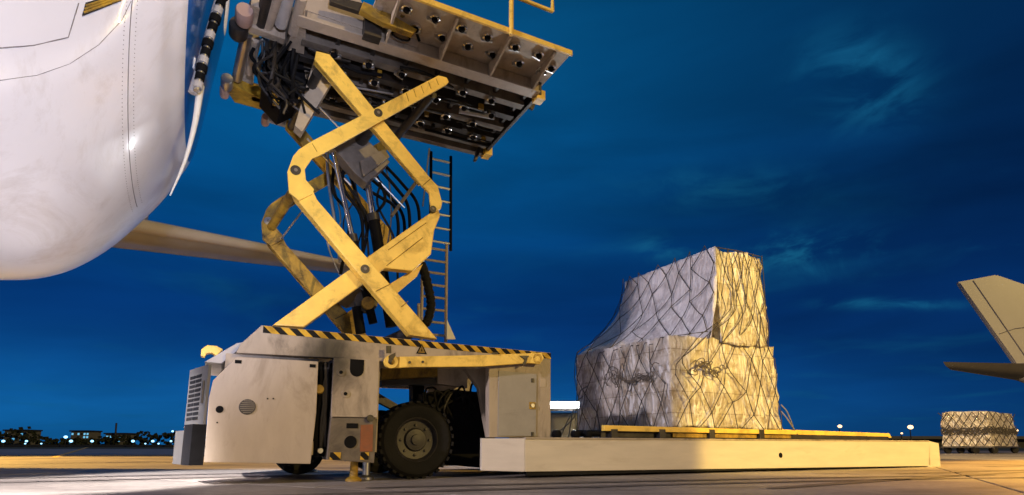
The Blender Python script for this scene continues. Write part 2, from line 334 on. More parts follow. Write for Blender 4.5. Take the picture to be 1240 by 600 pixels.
def merge(bm, t):
    vm = {v: bm.verts.new(v.co) for v in t.verts}
    for f in t.faces:
        try: bm.faces.new([vm[v] for v in f.verts])
        except ValueError: pass
    t.free()
def box(bm, a, b, bev=0.0):
    t = bmesh.new(); bmesh.ops.create_cube(t, size=1)
    c = [(x + y) / 2 for x, y in zip(a, b)]; d = [abs(y - x) for x, y in zip(a, b)]
    for v in t.verts: v.co = Vector((c[0] + v.co.x * d[0], c[1] + v.co.y * d[1], c[2] + v.co.z * d[2]))
    if bev: bmesh.ops.bevel(t, geom=list(t.edges), offset=min(bev, min(d) * .45), segments=2, affect='EDGES', profile=.7)
    merge(bm, t)
def tube(bm, pts, r, n=8, caps=True, r2=None):
    pts = [Vector(p) for p in pts]; rings = []
    for i, p in enumerate(pts):
        d = (pts[min(i + 1, len(pts) - 1)] - pts[max(i - 1, 0)]).normalized()
        x = d.orthogonal().normalized() if i == 0 else (x - d * x.dot(d)).normalized()
        y = d.cross(x); rr = r if r2 is None else r + (r2 - r) * i / (len(pts) - 1)
        rings.append([bm.verts.new(p + (x * math.cos(2 * math.pi * k / n) + y * math.sin(2 * math.pi * k / n)) * rr) for k in range(n)])
    for a, b in zip(rings, rings[1:]):
        for k in range(n): bm.faces.new((a[k], a[(k + 1) % n], b[(k + 1) % n], b[k]))
    if caps: bm.faces.new(rings[0][::-1]); bm.faces.new(rings[-1])
def lathe(bm, prof, centre, axis='w', n=32, cap0=True, cap1=True):
    """prof: list of (radius, position along the axis)"""
    c = Vector(centre); rings = []
    for r, h in prof:
        ring = []
        for k in range(n):
            a = 2 * math.pi * k / n
            d = {'w': (math.cos(a) * r, h, math.sin(a) * r), 's': (h, math.cos(a) * r, math.sin(a) * r), 'z': (math.cos(a) * r, math.sin(a) * r, h)}[axis]
            ring.append(bm.verts.new(c + Vector(d)))
        rings.append(ring)
    for a, b in zip(rings, rings[1:]):
        for k in range(n): bm.faces.new((a[k], a[(k + 1) % n], b[(k + 1) % n], b[k]))
    if cap0: bm.faces.new(rings[0])
    if cap1: bm.faces.new(rings[-1][::-1])
def curve_pts(ctrl, n=16):
    ctrl = [Vector(c) for c in ctrl]; P = [ctrl[0] * 2 - ctrl[1]] + ctrl + [ctrl[-1] * 2 - ctrl[-2]]; out = []
    for i in range(1, len(P) - 2):
        for k in range(n):
            t = k / n; a, b, c, d = P[i - 1:i + 3]
            out.append(.5 * ((2 * b) + (c - a) * t + (2 * a - 5 * b + 4 * c - d) * t * t + (3 * b - a - 3 * c + d) * t ** 3))
    out.append(ctrl[-1]); return out
def poly_px(px, w): return [(lambda q: (q.x, q.z))(L(u, v, w)) for u, v in px]
def pprism(name, px, w0, w1, m, th, parent=None, bev=.008, w_ref=None):
    bm = bmesh.new(); prism(bm, poly_px(px, w0 if w_ref is None else w_ref), w0, w1, bev)
    return finish(name, bm, m, th, parent)
def pbox(name, a, b, m, th, parent=None, bev=.006):
    bm = bmesh.new(); box(bm, a, b, bev); return finish(name, bm, m, th, parent)
def ptube(name, pts, r, m, th, parent=None, n=8, smooth=True):
    bm = bmesh.new(); tube(bm, pts, r, n); return finish(name, bm, m, th, parent, smooth, 50)
def plathe(name, prof, c, axis, m, th, parent=None, n=28):
    bm = bmesh.new(); lathe(bm, prof, c, axis, n); return finish(name, bm, m, th, parent, True, 35)
def clone(o, loc, parent=None, rot=None):
    c = o.copy(); COL.objects.link(c); c.location = loc
    if parent: c.parent = parent
    if rot: c.rotation_euler = rot
    return c

# =================================================================== SETTING
def sheet(name, pts, z, m, label=None):
    bm = bmesh.new(); bm.faces.new([bm.verts.new((p[0], p[1], z)) for p in pts]); o = finish(name, bm, m)
    o['kind'] = 'structure'; return o
ground = sheet('ground', [(-1500, -300), (1500, -300), (1500, 2500), (-1500, 2500)], -.02, 'concrete')
# concrete slabs of the apron: each its own piece, laid in rows along a slightly turned grid
SL = 6.2; ga = rad(-31)
sb = bmesh.new(); box(sb, (-SL / 2 + .02, -SL / 2 + .02, -.3), (SL / 2 - .02, SL / 2 - .02, 0), .006)
slab0 = finish('concrete_slab', sb, 'concrete', parent=ground); used = False
gx = gz(100, 561, 0)
for i in range(-8, 10):
    for j in range(-6, 9):
        x = gx.x + (i + .5) * SL * math.cos(ga) - (j) * SL * math.sin(ga); y = gx.y + (i + .5) * SL * math.sin(ga) + (j) * SL * math.cos(ga)
        if y < -12 or y > 42 or abs(x) > max(8, y * 1.1 + 9): continue
        if not used: slab0.location = (x, y, 0); slab0.rotation_euler = (0, 0, ga); used = True
        else: clone(slab0, (x, y, random.uniform(-.002, .002)), ground, (0, 0, ga))
def strip(name, px, z, m):
    return sheet(name, [gz(u, v, z) for u, v in px], z, m)
strip('taxi_line', [(62, 553.8), (68, 554.4), (108, 541.9), (104, 541.9)], .006, 'yellow_line')
random.seed(15)
def tyre_mark(p0, a, ln, w=.24):
    d = Vector((math.cos(a), math.sin(a), 0)); n = Vector((-d.y, d.x, 0)); bm = bmesh.new(); prev = None
    for k in range(15):
        t = k / 14; c = Vector((p0[0], p0[1], .006)) + d * ln * t + n * (.5 * math.sin(t * 2.2)); ww = w * (.5 + .5 * math.sin(math.pi * min(1, t * 3 + .1) / 2)) * (1 - .7 * t * t)
        row = (bm.verts.new(c - n * ww / 2), bm.verts.new(c + n * ww / 2))
        if prev: bm.faces.new((prev[0], prev[1], row[1], row[0]))
        prev = row
    o = finish('tyre_mark', bm, 'tyre_stain', None); o['kind'] = 'structure'
for p0, a, ln in (((-7.5, 6.2), .42, 9), ((-7.2, 7.6), .40, 8), ((-1.5, 6.1), .25, 9), ((-2.4, 5.0), .28, 10), ((2.6, 6.0), .5, 9), ((6, 9.2), .3, 8), ((-12, 15), .2, 12), ((10, 12.5), .35, 14)): tyre_mark(p0, a, ln)
strip('service_road', [(-700, 551.0), (-700, 553.2), (420, 553.2), (420, 551.0)], .005, 'asphalt')
sheet('grass_field', [(-900, 110), (-30, 110), (60, 60), (300, 60), (900, 700), (-900, 700)], .005, 'grass')

# =================================================================== CARGO LOADER
LD = Thing('cargo_loader', 'cream and yellow scissor-lift cargo loader with raised platform and long white lower deck', 'cargo loader', (0, 1.4, 0))
W = .2                                                    # near face of the chassis
# ---- lower deck
dk = bmesh.new()
prism(dk, [(-.02, .085), (9.62, .02), (9.68, .532), (-.02, .532)], 0, .09, .012)
deck = finish('deck_side', dk, 'deck_white', LD)
pbox('deck_lip', (-.01, -.012, .520), (9.66, .09, .545), 'cream_worn', LD, deck, .004)
pbox('deck_skirt', (.02, .02, .03), (9.55, .08, .10), 'rubber', LD, deck, .0)
cb = bmesh.new()
prism(cb, [(0, .1), (.58, .085), (.58, .53), (0, .53)], 0, .05, .012)
for v in cb.verts:                                        # swing the short corner plate back to the chassis
    x = v.co.x - .58; v.co = Vector((-.02 + x * .92, v.co.y - x * .42, v.co.z))
finish('deck_corner', cb, 'deck_white', LD)
pprism('deck_nose', [(1124.5, 534), (1137, 537), (1139.5, 566), (1124, 566.5)], .0, .5, 'deck_white', LD, bev=.02)
pbox('deck_side', (-.02, 3.55, .06), (9.68, 3.64, .53), 'deck_white', LD)
pbox('deck_floor', (.1, .10, .30), (9.6, 3.54, .42), 'under_steel', LD)
pbox('deck_end', (9.55, .10, .03), (9.66, 3.54, .50), 'deck_white', LD)
plathe('port_hole', [(.045, -.004), (.045, .0), (.03, .002)], (5.05, -.001, .27), 'w', 'black', LD)
ro = bmesh.new(); lathe(ro, [(.05, 0), (.05, 3.2)], (0, 0, 0), 'w', 12); roller = finish('deck_roller', ro, 'dark_steel', None, LD.o, True, 40)
roller.location = Vector((1.0, .22, .50)) - LD.base
for i in range(1, 25): clone(roller, Vector((1.0 + i * .34, .22, .50)) - LD.base)
# yellow guide rails on the deck
pprism('guide_rail', [(732, 515), (965, 521.5), (965, 526.5), (732, 522)], .16, .24, 'yellow', LD)
pprism('guide_rail', [(942, 520), (1077, 525), (1080, 530.5), (942, 526)], .30, .40, 'yellow', LD)
pprism('rail_base', [(728, 521), (1076, 529), (1076, 534), (728, 530)], .25, .29, 'dark_steel', LD, bev=0)
for u in (742, 800, 860, 920): 
    q = L(u, 524, .2); pbox('rail_bracket', (q.x - .06, .15, .5), (q.x + .06, .26, q.z + .05), 'dark_steel', LD)
for u in (674, 697, 712): 
    q = L(u, 526, .16); plathe('roller_end', [(.045, 0), (.06, .01), (.06, .10), (.045, .11)], (q.x, .11, q.z), 'w', 'black', LD, n=16)
q = L(704, 525, .3); ptube('stop_bar', [(q.x - .12, .3, q.z), (q.x + .35, .3, q.z)], .05, 'black', LD)

# ---- chassis
pprism('side_rail', [(317, 394), (667, 427.5), (667, 530), (592, 530), (592, 444), (461, 438), (403, 433.5), (286, 427.5), (291, 417)], W, W + .12, 'cream_worn', LD, bev=.012)
hz = bmesh.new(); a = L(319, 394.3, W); b = L(667, 427.7, W)
prism(hz, [(a.x, a.z - .088), (b.x, b.z - .088), (b.x, b.z - .004), (a.x, a.z - .004)], W - .004, W + .1, 0)
finish('hazard_stripe', hz, 'hazard', LD)
pbox('top_plate', (-3.3, W + .02, 1.70), (.45, 3.2, 1.735), 'cream_worn', LD)
pbox('far_side_rail', (-3.35, 3.1, 1.45), (.5, 3.22, 1.77), 'cream_worn', LD)
pbox('far_cabinet', (-.35, 3.1, .52), (.5, 3.2, 1.47), 'cream_worn', LD)
pbox('cabinet_wall', (.40, W + .125, .5), (.49, 1.3, 1.72), 'cream', LD)
door = pprism('cabinet_door', [(604, 449), (650, 453), (649, 528.5), (603, 528)], W - .012, W + .03, 'grey_door', LD, bev=.004)
q = L(644, 491.5, W); pbox('door_latch', (q.x - .05, W - .02, q.z - .05), (q.x + .05, W - .011, q.z + .05), 'yellow_old', LD, door)
plathe('door_lock', [(.028, -.012), (.03, 0), (.03, .01)], (q.x, W - .024, q.z), 'w', 'steel', LD, door, 16)
for v in (461, 526): 
    q = L(644, v, W); pbox('door_hinge', (q.x - .02, W - .022, q.z - .03), (q.x + .02, W - .012, q.z + .03), 'dark_steel', LD, door)
q = L(657, 464, W); pbox('notice_plate', (q.x - .05, W - .006, q.z - .06), (q.x + .05, W - .001, q.z + .06), 'cream', LD)
# warning triangle on the rail
q = L(510.5, 423, W); tri = bmesh.new(); prism(tri, [(q.x - .075, q.z - .065), (q.x + .075, q.z - .065), (q.x, q.z + .075)], W - .004, W - .001); tp = finish('warning_triangle', tri, 'black', LD)
tri = bmesh.new(); prism(tri, [(q.x - .05, q.z - .05), (q.x + .05, q.z - .05), (q.x, q.z + .048)], W - .007, W - .0045); finish('triangle_face', tri, 'yellow_old', LD, tp)
tri = bmesh.new(); prism(tri, [(q.x - .008, q.z - .03), (q.x + .008, q.z - .03), (q.x, q.z + .02)], W - .009, W - .0072); finish('triangle_mark', tri, 'black', LD, tp)
# engine side panel
pan = pprism('engine_panel', [(287, 432), (385.5, 438), (383, 500), (376, 562), (247, 560), (253, 482), (258, 461)], W - .01, W + .03, 'cream', LD, bev=.008)
def disc(name, u, v, r, m, w=W - .014, par=None, d=.004):
    q = L(u, v, w); return plathe(name, [(r * .96, -d), (r, 0), (r, .003)], (q.x, w, q.z), 'w', m, LD, par, 20)
disc('round_hole', 266, 496, .04, 'black', par=pan)
vent = disc('vent_ring', 299.5, 493, .088, 'dark_steel', par=pan)
q = L(299.5, 493, W)
for k in range(-3, 4):
    h = math.sqrt(max(.0, .078 ** 2 - (k * .022) ** 2)); pbox('vent_bar', (q.x - h, W - .026, q.z + k * .022 - .004), (q.x + h, W - .0185, q.z + k * .022 + .004), 'under_steel', LD, pan, 0)
for u, v in ((288.5, 438.5), (378.5, 443.5)):
    q = L(u, v, W); pbox('slot', (q.x - .035, W - .016, q.z - .02), (q.x + .035, W - .011, q.z + .02), 'black', LD, pan, .015)
for u, v in ((324, 483), (331, 483), (263, 512)): disc('rivet', u, v, .009, 'black', par=pan)
pbox('engine_housing', (-3.75, W + .13, .32), (-2.72, 2.9, 1.48), 'cream_worn', LD)
# front grille (faces away from the deck, swept corner)
g0 = L(257, 462, W + .05); g1 = L(232, 462, W + .75)
def on_g(t, z, o=0.0):
    a = Vector((g0.x - .02, W + .04, 0)); b = Vector((g1.x, W + .75, 0)); d = (b - a).normalized(); nrm = Vector((-d.y, d.x, 0))
    if nrm.x > 0: nrm = -nrm
    p = a.lerp(b, t) + nrm * o; return Vector((p.x, p.y, z))
def gbox(name, t0, t1, z0, z1, o0, o1, m, par=None):
    bm = bmesh.new(); vs_ = [bm.verts.new(on_g(t, z, o)) for t in (t0, t1) for z in (z0, z1) for o in (o0, o1)]
    bmesh.ops.convex_hull(bm, input=vs_); return finish(name, bm, m, LD, par)
gr = gbox('grille_panel', 0, 1, .62, 1.33, 0, .03, 'grille_grey')
for k in range(10):
    z = .72 + k * .054
    for t0, t1 in ((.30, .58), (.62, .90)): gbox('grille_slot', t0, t1, z, z + .034, .031, .036, 'black', gr)
gbox('grille_latch', .1, .16, .9, 1.15, .031, .05, 'dark_steel', gr)
gbox('bumper_box', -.03, .40, .22, .66, .0, .14, 'black')
gbox('bumper_box', .42, .98, .22, .60, .02, .12, 'grille_grey')
# hood and horn over the grille
hd = bmesh.new(); prism(hd, poly_px([(248, 441), (286, 419), (296, 417), (292, 424), (268, 443)], W + .4), W + .2, W + 1.6, .01); finish('hood', hd, 'grey_paint', LD)
hk = bmesh.new(); prism(hk, poly_px([(243, 431), (244, 423), (251, 418), (262, 419), (270, 423), (262, 431), (256, 427), (250, 428), (248, 432)], W + .45), W + .45, W + .6, .01); finish('lifting_hook', hk, 'yellow', LD)
# jack column
col_ = pprism('jack_column', [(404, 433.5), (459.5, 436), (457, 506), (401, 505)], W - .03, W + .02, 'cream_worn', LD)
lowc = pprism('jack_housing', [(401, 506), (457, 507), (453, 561), (396, 557)], W - .028, W + .35, 'grime_plate', LD)
pbox('jack_body', (-2.55, W + .03, .35), (-1.98, W + .5, 1.5), 'cream_worn', LD)
ub = bmesh.new(); q = L(432, 436, W); prism(ub, [(q.x - .085, q.z), (q.x + .085, q.z), (q.x + .085, q.z - .13)] + [(q.x + .085 * math.cos(t), q.z - .13 - .085 * math.sin(t)) for t in [k * math.pi / 8 for k in range(1, 8)]] + [(q.x - .085, q.z - .13)], W - .034, W - .029)
finish('cutout', ub, 'black', LD, col_)
for u, v in ((413, 451), (418.5, 477)):
    disc('bolt_plate', u, v, .05, 'cream_worn', W - .034, col_); disc('bolt_hole', u, v, .022, 'black', W - .042, col_)
disc('jack_hole', 424.5, 535.5, .075, 'black', W - .033, lowc)
q = L(426, 516, W); pbox('slot', (q.x - .07, W - .034, q.z - .03), (q.x + .07, W - .0285, q.z + .03), 'black', LD, lowc, .02)
disc('hook_boss', 448, 507, .045, 'dark_steel', W - .06, lowc, .03)
rf = pprism('reflector', [(437, 515), (452, 514), (451, 547), (436, 547)], W - .036, W - .0285, 'orange', LD, lowc, 0)
for u0, u1 in ((400, 413), (437, 447)): pprism('hazard_patch', [(u0, 548), (u1, 548), (u1 - 1, 557), (u0 - 1, 557)], W - .034, W - .0285, 'hazard', LD, lowc, 0)
for u, v, m in ((428, 583, 'yellow_old'), (443, 581, 'steel')):
    f0 = Lz(u, v, 0); w = f0.y
    bm = bmesh.new(); lathe(bm, [(.10, 0), (.10, .03), (.05, .06), (.045, .45)], (f0.x, w, 0), 'z', 16); finish('jack_foot', bm, m, LD, None, True, 40)
for u in (372,):
    f0 = Lz(u, 572, 0); bm = bmesh.new(); lathe(bm, [(.17, 0), (.17, .03), (.07, .07), (.06, .5)], (f0.x, f0.y, 0), 'z', 16); finish('jack_foot', bm, 'dark_steel', LD, None, True, 40)
# dark gap machinery between panel and column
random.seed(3)
pbox('engine_block', (-2.76, W + .16, .3), (-2.5, 1.6, 1.45), 'black', LD)
for k in range(9):
    x = -2.74 + random.random() * .2; z0 = .3 + random.random() * .2
    ptube('engine_hose', curve_pts([(x, W + .12, z0), (x + random.uniform(-.05, .05), W + .08, .7), (x + random.uniform(-.06, .06), W + .1, 1.1), (x, W + .13, 1.44)], 6), .014 + .01 * random.random(), random.choice(['black', 'dark_steel', 'rubber']), LD, n=6)
q = L(386, 472, W + .1); plathe('filter_cap', [(.05, 0), (.06, .04), (.04, .08)], (q.x, W + .03, q.z), 'w', 'yellow_old', LD, n=16)
q = L(387, 546, W + .1); plathe('valve_knob', [(.03, 0), (.035, .03), (.02, .05)], (q.x, W + .03, q.z), 'w', 'steel', LD, n=14)
# yellow tow arm on the side
arm = pprism('side_arm', [(490, 432), (570, 430.5), (640, 428), (656, 427), (659, 434), (654, 441), (640, 440), (585, 444), (490, 445), (484, 446), (484, 432)], W - .12, W - .05, 'yellow', LD)
for u, v, r in ((474, 438, .085), (651, 434.5, .075)):
    q = L(u, v, W - .12); bm = bmesh.new(); n = 22
    ring = [[bm.verts.new((q.x + rr * math.cos(2 * math.pi * k / n), W - .12 + o, q.z + rr * math.sin(2 * math.pi * k / n))) for k in range(n)] for rr, o in ((r, 0), (r, .07), (r * .5, .07), (r * .5, 0))]
    for a, b in zip(ring, ring[1:] + ring[:1]):
        for k in range(n): bm.faces.new((a[k], a[(k + 1) % n], b[(k + 1) % n], b[k]))
    finish('arm_eye', bm, 'yellow', LD, arm, True, 40)
pprism('arm_link', [(474, 433), (486, 432), (486, 446), (476, 446)], W - .115, W - .06, 'yellow_old', LD, arm)
for u, v in ((496, 439), (512, 438.5)): disc('arm_bolt', u, v, .018, 'dark_steel', W - .128, arm, .008)
for px in ([(468, 419), (474, 419), (474, 428), (468, 428)], [(471, 431), (479, 427), (479, 431), (473, 441)], [(630, 431), (641, 431), (639, 434), (637, 441), (632, 443), (636, 436)], [(596, 427), (603, 427), (603, 429), (596, 429)]):
    pprism('latch_hook', px, W - .14, W - .121, 'dark_steel', LD, arm, .002)
# inner frame behind the wheel
fr = pprism('inner_beam', [(462, 446), (530, 446), (530, 456), (462, 460)], .9, 1.1, 'yellow_old', LD)
pprism('inner_beam', [(462, 458), (560, 458), (560, 464), (462, 467)], 1.0, 1.3, 'dark_steel', LD)
pprism('inner_bracket', [(530, 447), (566, 446), (566, 470), (530, 465)], .95, 1.05, 'cream_worn', LD)
pprism('inner_plate', [(563, 447), (592, 446), (591, 530), (580, 470)], .6, .7, 'cream_worn', LD)
pprism('axle_box', [(540, 490), (600, 486), (600, 568), (545, 563)], .95, 1.8, 'black', LD)
pprism('pump_block', [(512, 476), (548, 472), (590, 476), (590, 500), (512, 500)], 1.0, 1.6, 'black', LD)
pprism('diagonal_brace', [(455, 474), (482, 490), (482, 500), (455, 486)], 1.2, 1.3, 'dark_steel', LD)
pprism('cross_post', [(500, 462), (514, 462), (514, 500), (500, 500)], 1.3, 1.5, 'black', LD)
random.seed(11)
for k in range(8):
    u = random.uniform(515, 570); p = [L(u, 508, .9), L(u + random.uniform(-14, 8), random.uniform(474, 496), .85), L(u + random.uniform(2, 18), random.uniform(464, 484), .9), L(u + random.uniform(12, 26), random.uniform(474, 498), .95), L(min(590, u + random.uniform(8, 30)), 508, 1.0)]
    ptube('frame_hose', curve_pts(p, 6), .016, random.choice(['black', 'rubber', 'dark_steel']), LD, n=6)
pbox('axle', (-1.45, 1.0, .42), (-1.25, 2.6, .6), 'dark_steel', LD)
pbox('chassis_beam', (-2.6, 1.5, .55), (-.2, 1.7, .85), 'dark_steel', LD)
pbox('chassis_beam', (-2.6, 2.5, .55), (-.2, 2.7, .85), 'dark_steel', LD)
# ---- wheels
def wheel(s, w, face=-1):
    R = .51; c = (s, w, R)
    prof = [(.30, .02), (.40, -.015), (.455, -.005), (.495, .03), (.508, .07), (.508, .29), (.495, .33), (.40, .36), (.30, .34)]
    bm = bmesh.new(); lathe(bm, prof, c, 'w', 48, False, False); o = finish('wheel', bm, 'rubber', LD, None, True, 30)
    tr = bmesh.new()
    for k in range(30):
        for side in (0, 1):
            a = 2 * math.pi * (k + .5 * side) / 30; t = bmesh.new(); bmesh.ops.create_cube(t, size=1)
            for v in t.verts:
                p = Vector((v.co.x * .055, (.0 if side == 0 else .18) + .09 + v.co.y * .19, R + v.co.z * .03 - .004))
                v.co = Vector(c) + Vector((p.x * math.cos(a) + p.z * math.sin(a), p.y, -p.x * math.sin(a) + p.z * math.cos(a)))
            merge(tr, t)
    finish('tyre_tread', tr, 'rubber', LD, o)
    bm = bmesh.new(); lathe(bm, [(.31, .03), (.285, .01), (.27, .03), (.255, .09), (.16, .10), (.14, .06), (.075, .05), (.07, .02), (.03, .015)], c, 'w', 36, False); rim = finish('rim', bm, 'rim_paint', LD, o, True, 35)
    for k in range(8):
        a = 2 * math.pi * k / 8; plathe('wheel_nut', [(.018, 0), (.018, .035)], (s + .2 * math.cos(a), w + .065, R + .2 * math.sin(a)), 'w', 'dark_steel', LD, o, 6)
    return o
wheel(-1.36, .54)
for s, w in ((-1.36, 2.45),):
    bm = bmesh.new(); lathe(bm, [(.28, .02), (.40, -.01), (.495, .03), (.508, .08), (.508, .28), (.40, .35), (.28, .33)], (s, w, .508), 'w', 32); finish('wheel', bm, 'rubber', LD, None, True, 30)
bm = bmesh.new(); lathe(bm, [(.2, .02), (.30, -.01), (.36, .03), (.37, .08), (.37, .28), (.30, .33)], (-2.6, 2.4, .37), 'w', 32); finish('wheel', bm, 'rubber', LD, None, True, 30)

# ---- scissor arms: near set traced, far set the same shapes 2 m across
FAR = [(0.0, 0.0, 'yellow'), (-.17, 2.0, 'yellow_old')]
WA = .40
A1 = [(361, 238), (352, 228), (378, 230), (386, 241), (529, 410), (498, 406)]
A1 = [(352, 226), (379, 231), (384, 242), (530, 411), (496, 406), (358, 240)]
A2 = [(348, 208), (355, 189), (362, 181), (376, 172), (531, 91.5), (541, 94), (543.5, 99.5), (540, 103), (386, 189), (378, 192), (369, 205), (370.5, 218), (380.5, 229.5), (378, 235), (362, 243), (350, 233)]
B1 = [(330, 394), (368, 396), (466, 325), (500, 328.5), (522, 308), (526, 279), (533, 262), (531, 252), (524, 256), (514, 263), (410, 336)]
B2 = [(383, 62), (399, 66), (522, 217), (530, 225), (535.5, 246), (534, 253), (528, 256.5), (522, 251), (520, 234), (511, 225), (381, 72)]
def thick(name, px, w0, w1, m, ds, dw, bev=.015):
    pts = [(s + ds, z) for s, z in poly_px(px, w0)]
    bm = bmesh.new(); prism(bm, pts, w0 + dw, w1 + dw, bev); return finish(name, bm, m, LD)
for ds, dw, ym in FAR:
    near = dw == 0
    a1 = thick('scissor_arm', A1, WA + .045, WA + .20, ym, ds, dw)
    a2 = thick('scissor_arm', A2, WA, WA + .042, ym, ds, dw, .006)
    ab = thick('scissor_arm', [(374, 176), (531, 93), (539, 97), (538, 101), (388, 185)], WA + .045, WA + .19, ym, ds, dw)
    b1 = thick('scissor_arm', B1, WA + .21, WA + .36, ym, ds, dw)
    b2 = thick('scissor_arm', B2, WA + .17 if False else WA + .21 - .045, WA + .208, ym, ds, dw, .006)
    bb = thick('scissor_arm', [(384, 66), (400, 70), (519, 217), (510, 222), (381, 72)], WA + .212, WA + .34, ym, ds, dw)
    # cover strips that give the welded edge lines of the box beams
    for o, px in ((a2, [(372, 178.5), (522, 100), (523, 101.5), (373, 180)]),):
        pass
    for par, u, v, r, wf in ((a2, 358, 206.5, .065, WA), (a2, 458, 137, .06, WA), (a1, 443, 325, .06, WA + .045), (b2, 529, 248.5, .05, WA + .165)):
        q = L(u, v, WA)
        bm = bmesh.new(); lathe(bm, [(r, -.012), (r, .03)], (q.x + ds, wf + dw, q.z), 'w', 20); pin = finish('pivot_pin', bm, 'dark_steel' if near else 'steel', LD, par, True, 40)
        bm = bmesh.new(); lathe(bm, [(r * .35, -.02), (r * .35, -.011)], (q.x + ds, wf + dw, q.z), 'w', 10); finish('pin_bolt', bm, 'under_steel', LD, par)
    # welded seams on the arms
    def seam(par, u0, v0, u1, v1, w):
        a = L(u0, v0, w); b = L(u1, v1, w); tube_pts = [(a.x + ds, w + dw, a.z), (b.x + ds, w + dw, b.z)]
        ptube('weld_seam', tube_pts, .006, 'yellow_old' if near else 'dark_steel', LD, par, 5)
    seam(a1, 486, 372, 494, 365, WA + .045); seam(a1, 455, 353, 473, 344, WA + .045)
    seam(b1, 470, 303, 516, 270, WA + .21); seam(b1, 468, 322, 512, 288, WA + .21)
    seam(a2, 378, 174, 384, 184, WA); seam(b2, 512, 225, 521, 217, WA + .165)
    for k in range(5):
        u = 492 + k * 9; seam(a2, u, 113 - k * 4.4, u + 3, 123 - k * 5, WA)
    # rubbing plate under the elbow
    thick('elbow_plate', [(459, 352), (500, 327), (512, 320), (505, 335), (478, 358), (468, 360)], WA + .37, WA + .42, ym, ds, dw, .004)
# cross tubes joining the near and far arms
for u, v, r, m in ((443, 325, .10, 'dark_steel'), (458, 137, .09, 'dark_steel'), (362, 215, .07, 'yellow_old'), (527, 262, .07, 'dark_steel'), (505, 398, .09, 'dark_steel'), (352, 388, .09, 'dark_steel'), (534, 98, .07, 'dark_steel'), (390, 70, .07, 'dark_steel')):
    q = L(u, v, WA); ptube('cross_tube', [(q.x, WA + .37, q.z), (q.x - .16, WA + 2.0, q.z)], r, m, LD, n=14)
def PL(u, v, w): return L(u, v, w)
# torque box and struts in the middle
pprism('torque_box', [(384, 60), (404, 96), (366, 160), (357, 152)], 1.1, 1.3, 'tan_worn', LD)
pprism('torque_box', [(392, 165), (440, 165), (472, 196), (444, 222), (430, 210)], 1.25, 1.5, 'under_steel', LD)
pprism('torque_plate', [(436, 195), (466, 180), (472, 190), (440, 214)], 1.15, 1.24, 'under_steel', LD)
pprism('torque_box', [(410, 336), (440, 352), (468, 346), (466, 330), (440, 326)], .9, 2.1, 'dark_steel', LD)
plathe('yellow_hub', [(.09, 0), (.09, .06), (.05, .08)], tuple(PL(446, 367, .85)), 'w', 'yellow_old', LD, n=16)
plathe('hub_plate', [(.16, .0), (.16, .1)], tuple(PL(444, 365, .95)), 'w', 'dark_steel', LD, n=18)
# hydraulic cylinders
for (r0, r1, b1_, rr, w) in (((404, 186), (427, 287), (452, 392), .035, .95), ((436, 166), (452, 262), (474, 396), .05, 1.45)):
    p0, p1, p2 = PL(*r0, w), PL(*r1, w), PL(*b1_, w)
    cyl = ptube('hydraulic_cylinder', [p1, p2], rr * 1.75, 'black', LD, n=16)
    ptube('cylinder_rod', [p0, p1], rr, 'chrome', LD, cyl, 14)
    d = (p2 - p1).normalized(); ptube('cylinder_gland', [p1 - d * .03, p1 + d * .08], rr * 1.95, 'dark_steel', LD, cyl, 16)
ptube('hydraulic_cylinder', [PL(432, 372, 1.0), PL(437, 404, 1.0)], .07, 'black', LD, n=14)
for px in (((385, 128), (432, 178)), ((372, 168), (425, 225)), ((340, 290), (378, 240)), ((520, 180), (512, 250)), ((440, 200), (490, 252))):
    ptube('tie_rod', [PL(*px[0], 1.6), PL(*px[1], 1.6)], .014, 'steel', LD, n=6)
ptube('hose_bracket', [PL(474, 262, 1.7), PL(503, 222, 1.7)], .03, 'under_steel', LD, n=6)
for k, c in enumerate(([(440, 228), (462, 240), (478, 252), (482, 285), (470, 320)], [(455, 200), (480, 228), (494, 250), (497, 290)], [(462, 196), (488, 224), (506, 250), (508, 300)], [(446, 214), (470, 236), (488, 262), (490, 300)])):
    ptube('hydraulic_hose', curve_pts([PL(u, v, 1.75 + .08 * k) for u, v in c], 6), .028, 'black', LD, n=8)
random.seed(41)
for k in range(12):
    u = random.uniform(395, 470); v = random.uniform(165, 230); c = [(u, v), (u + random.uniform(-14, 18), v + random.uniform(25, 45)), (u + random.uniform(-10, 30), v + random.uniform(60, 90)), (u + random.uniform(-6, 34), v + random.uniform(110, 150))]
    ptube('hydraulic_hose', curve_pts([PL(a_, b_, 1.55 + .06 * k) for a_, b_ in c], 6), random.choice([.012, .018, .025]), random.choice(['black', 'rubber', 'dark_steel', 'steel']), LD, n=6)
hh = bmesh.new(); pts = curve_pts([PL(u, v, 1.9) for u, v in ((508, 315), (514, 330), (519, 350), (522, 370), (518, 388), (514, 393))], 8)
tube(hh, [p + Vector((.012 * math.sin(i * 2.2), 0, 0)) for i, p in enumerate(pts)], .075, 10); finish('hose_sleeve', hh, 'rubber', LD, None, True)

# ---- ladder behind the scissors
def ladder(u0, v0, u1, v1, width, n, m, w):
    a, b = PL(u0, v0, w), PL(u1, v1, w)
    t = ptube('ladder', [a, b], .03, m, LD, n=8); off = Vector((width, 0, 0))
    ptube('ladder_rail', [a + off, b + off], .03, m, LD, t, 8)
    for k in range(n):
        p = a.lerp(b, (k + .5) / n); ptube('rung', [p, p + off], .022, 'cream_worn' if m != 'black' else 'steel', LD, t, 6)
ladder(522, 184, 521, 300, .40, 7, 'black', 2.7)
ladder(512, 292, 510, 412, .46, 8, 'cream_worn', 2.62)
pprism('ladder_plate', [(541, 386), (552, 411), (541, 411)], 2.4, 2.45, 'white_plate', LD)
ptube('hand_rail', [PL(507, 368, 2.5), PL(507, 400, 2.5)], .03, 'cream_worn', LD)

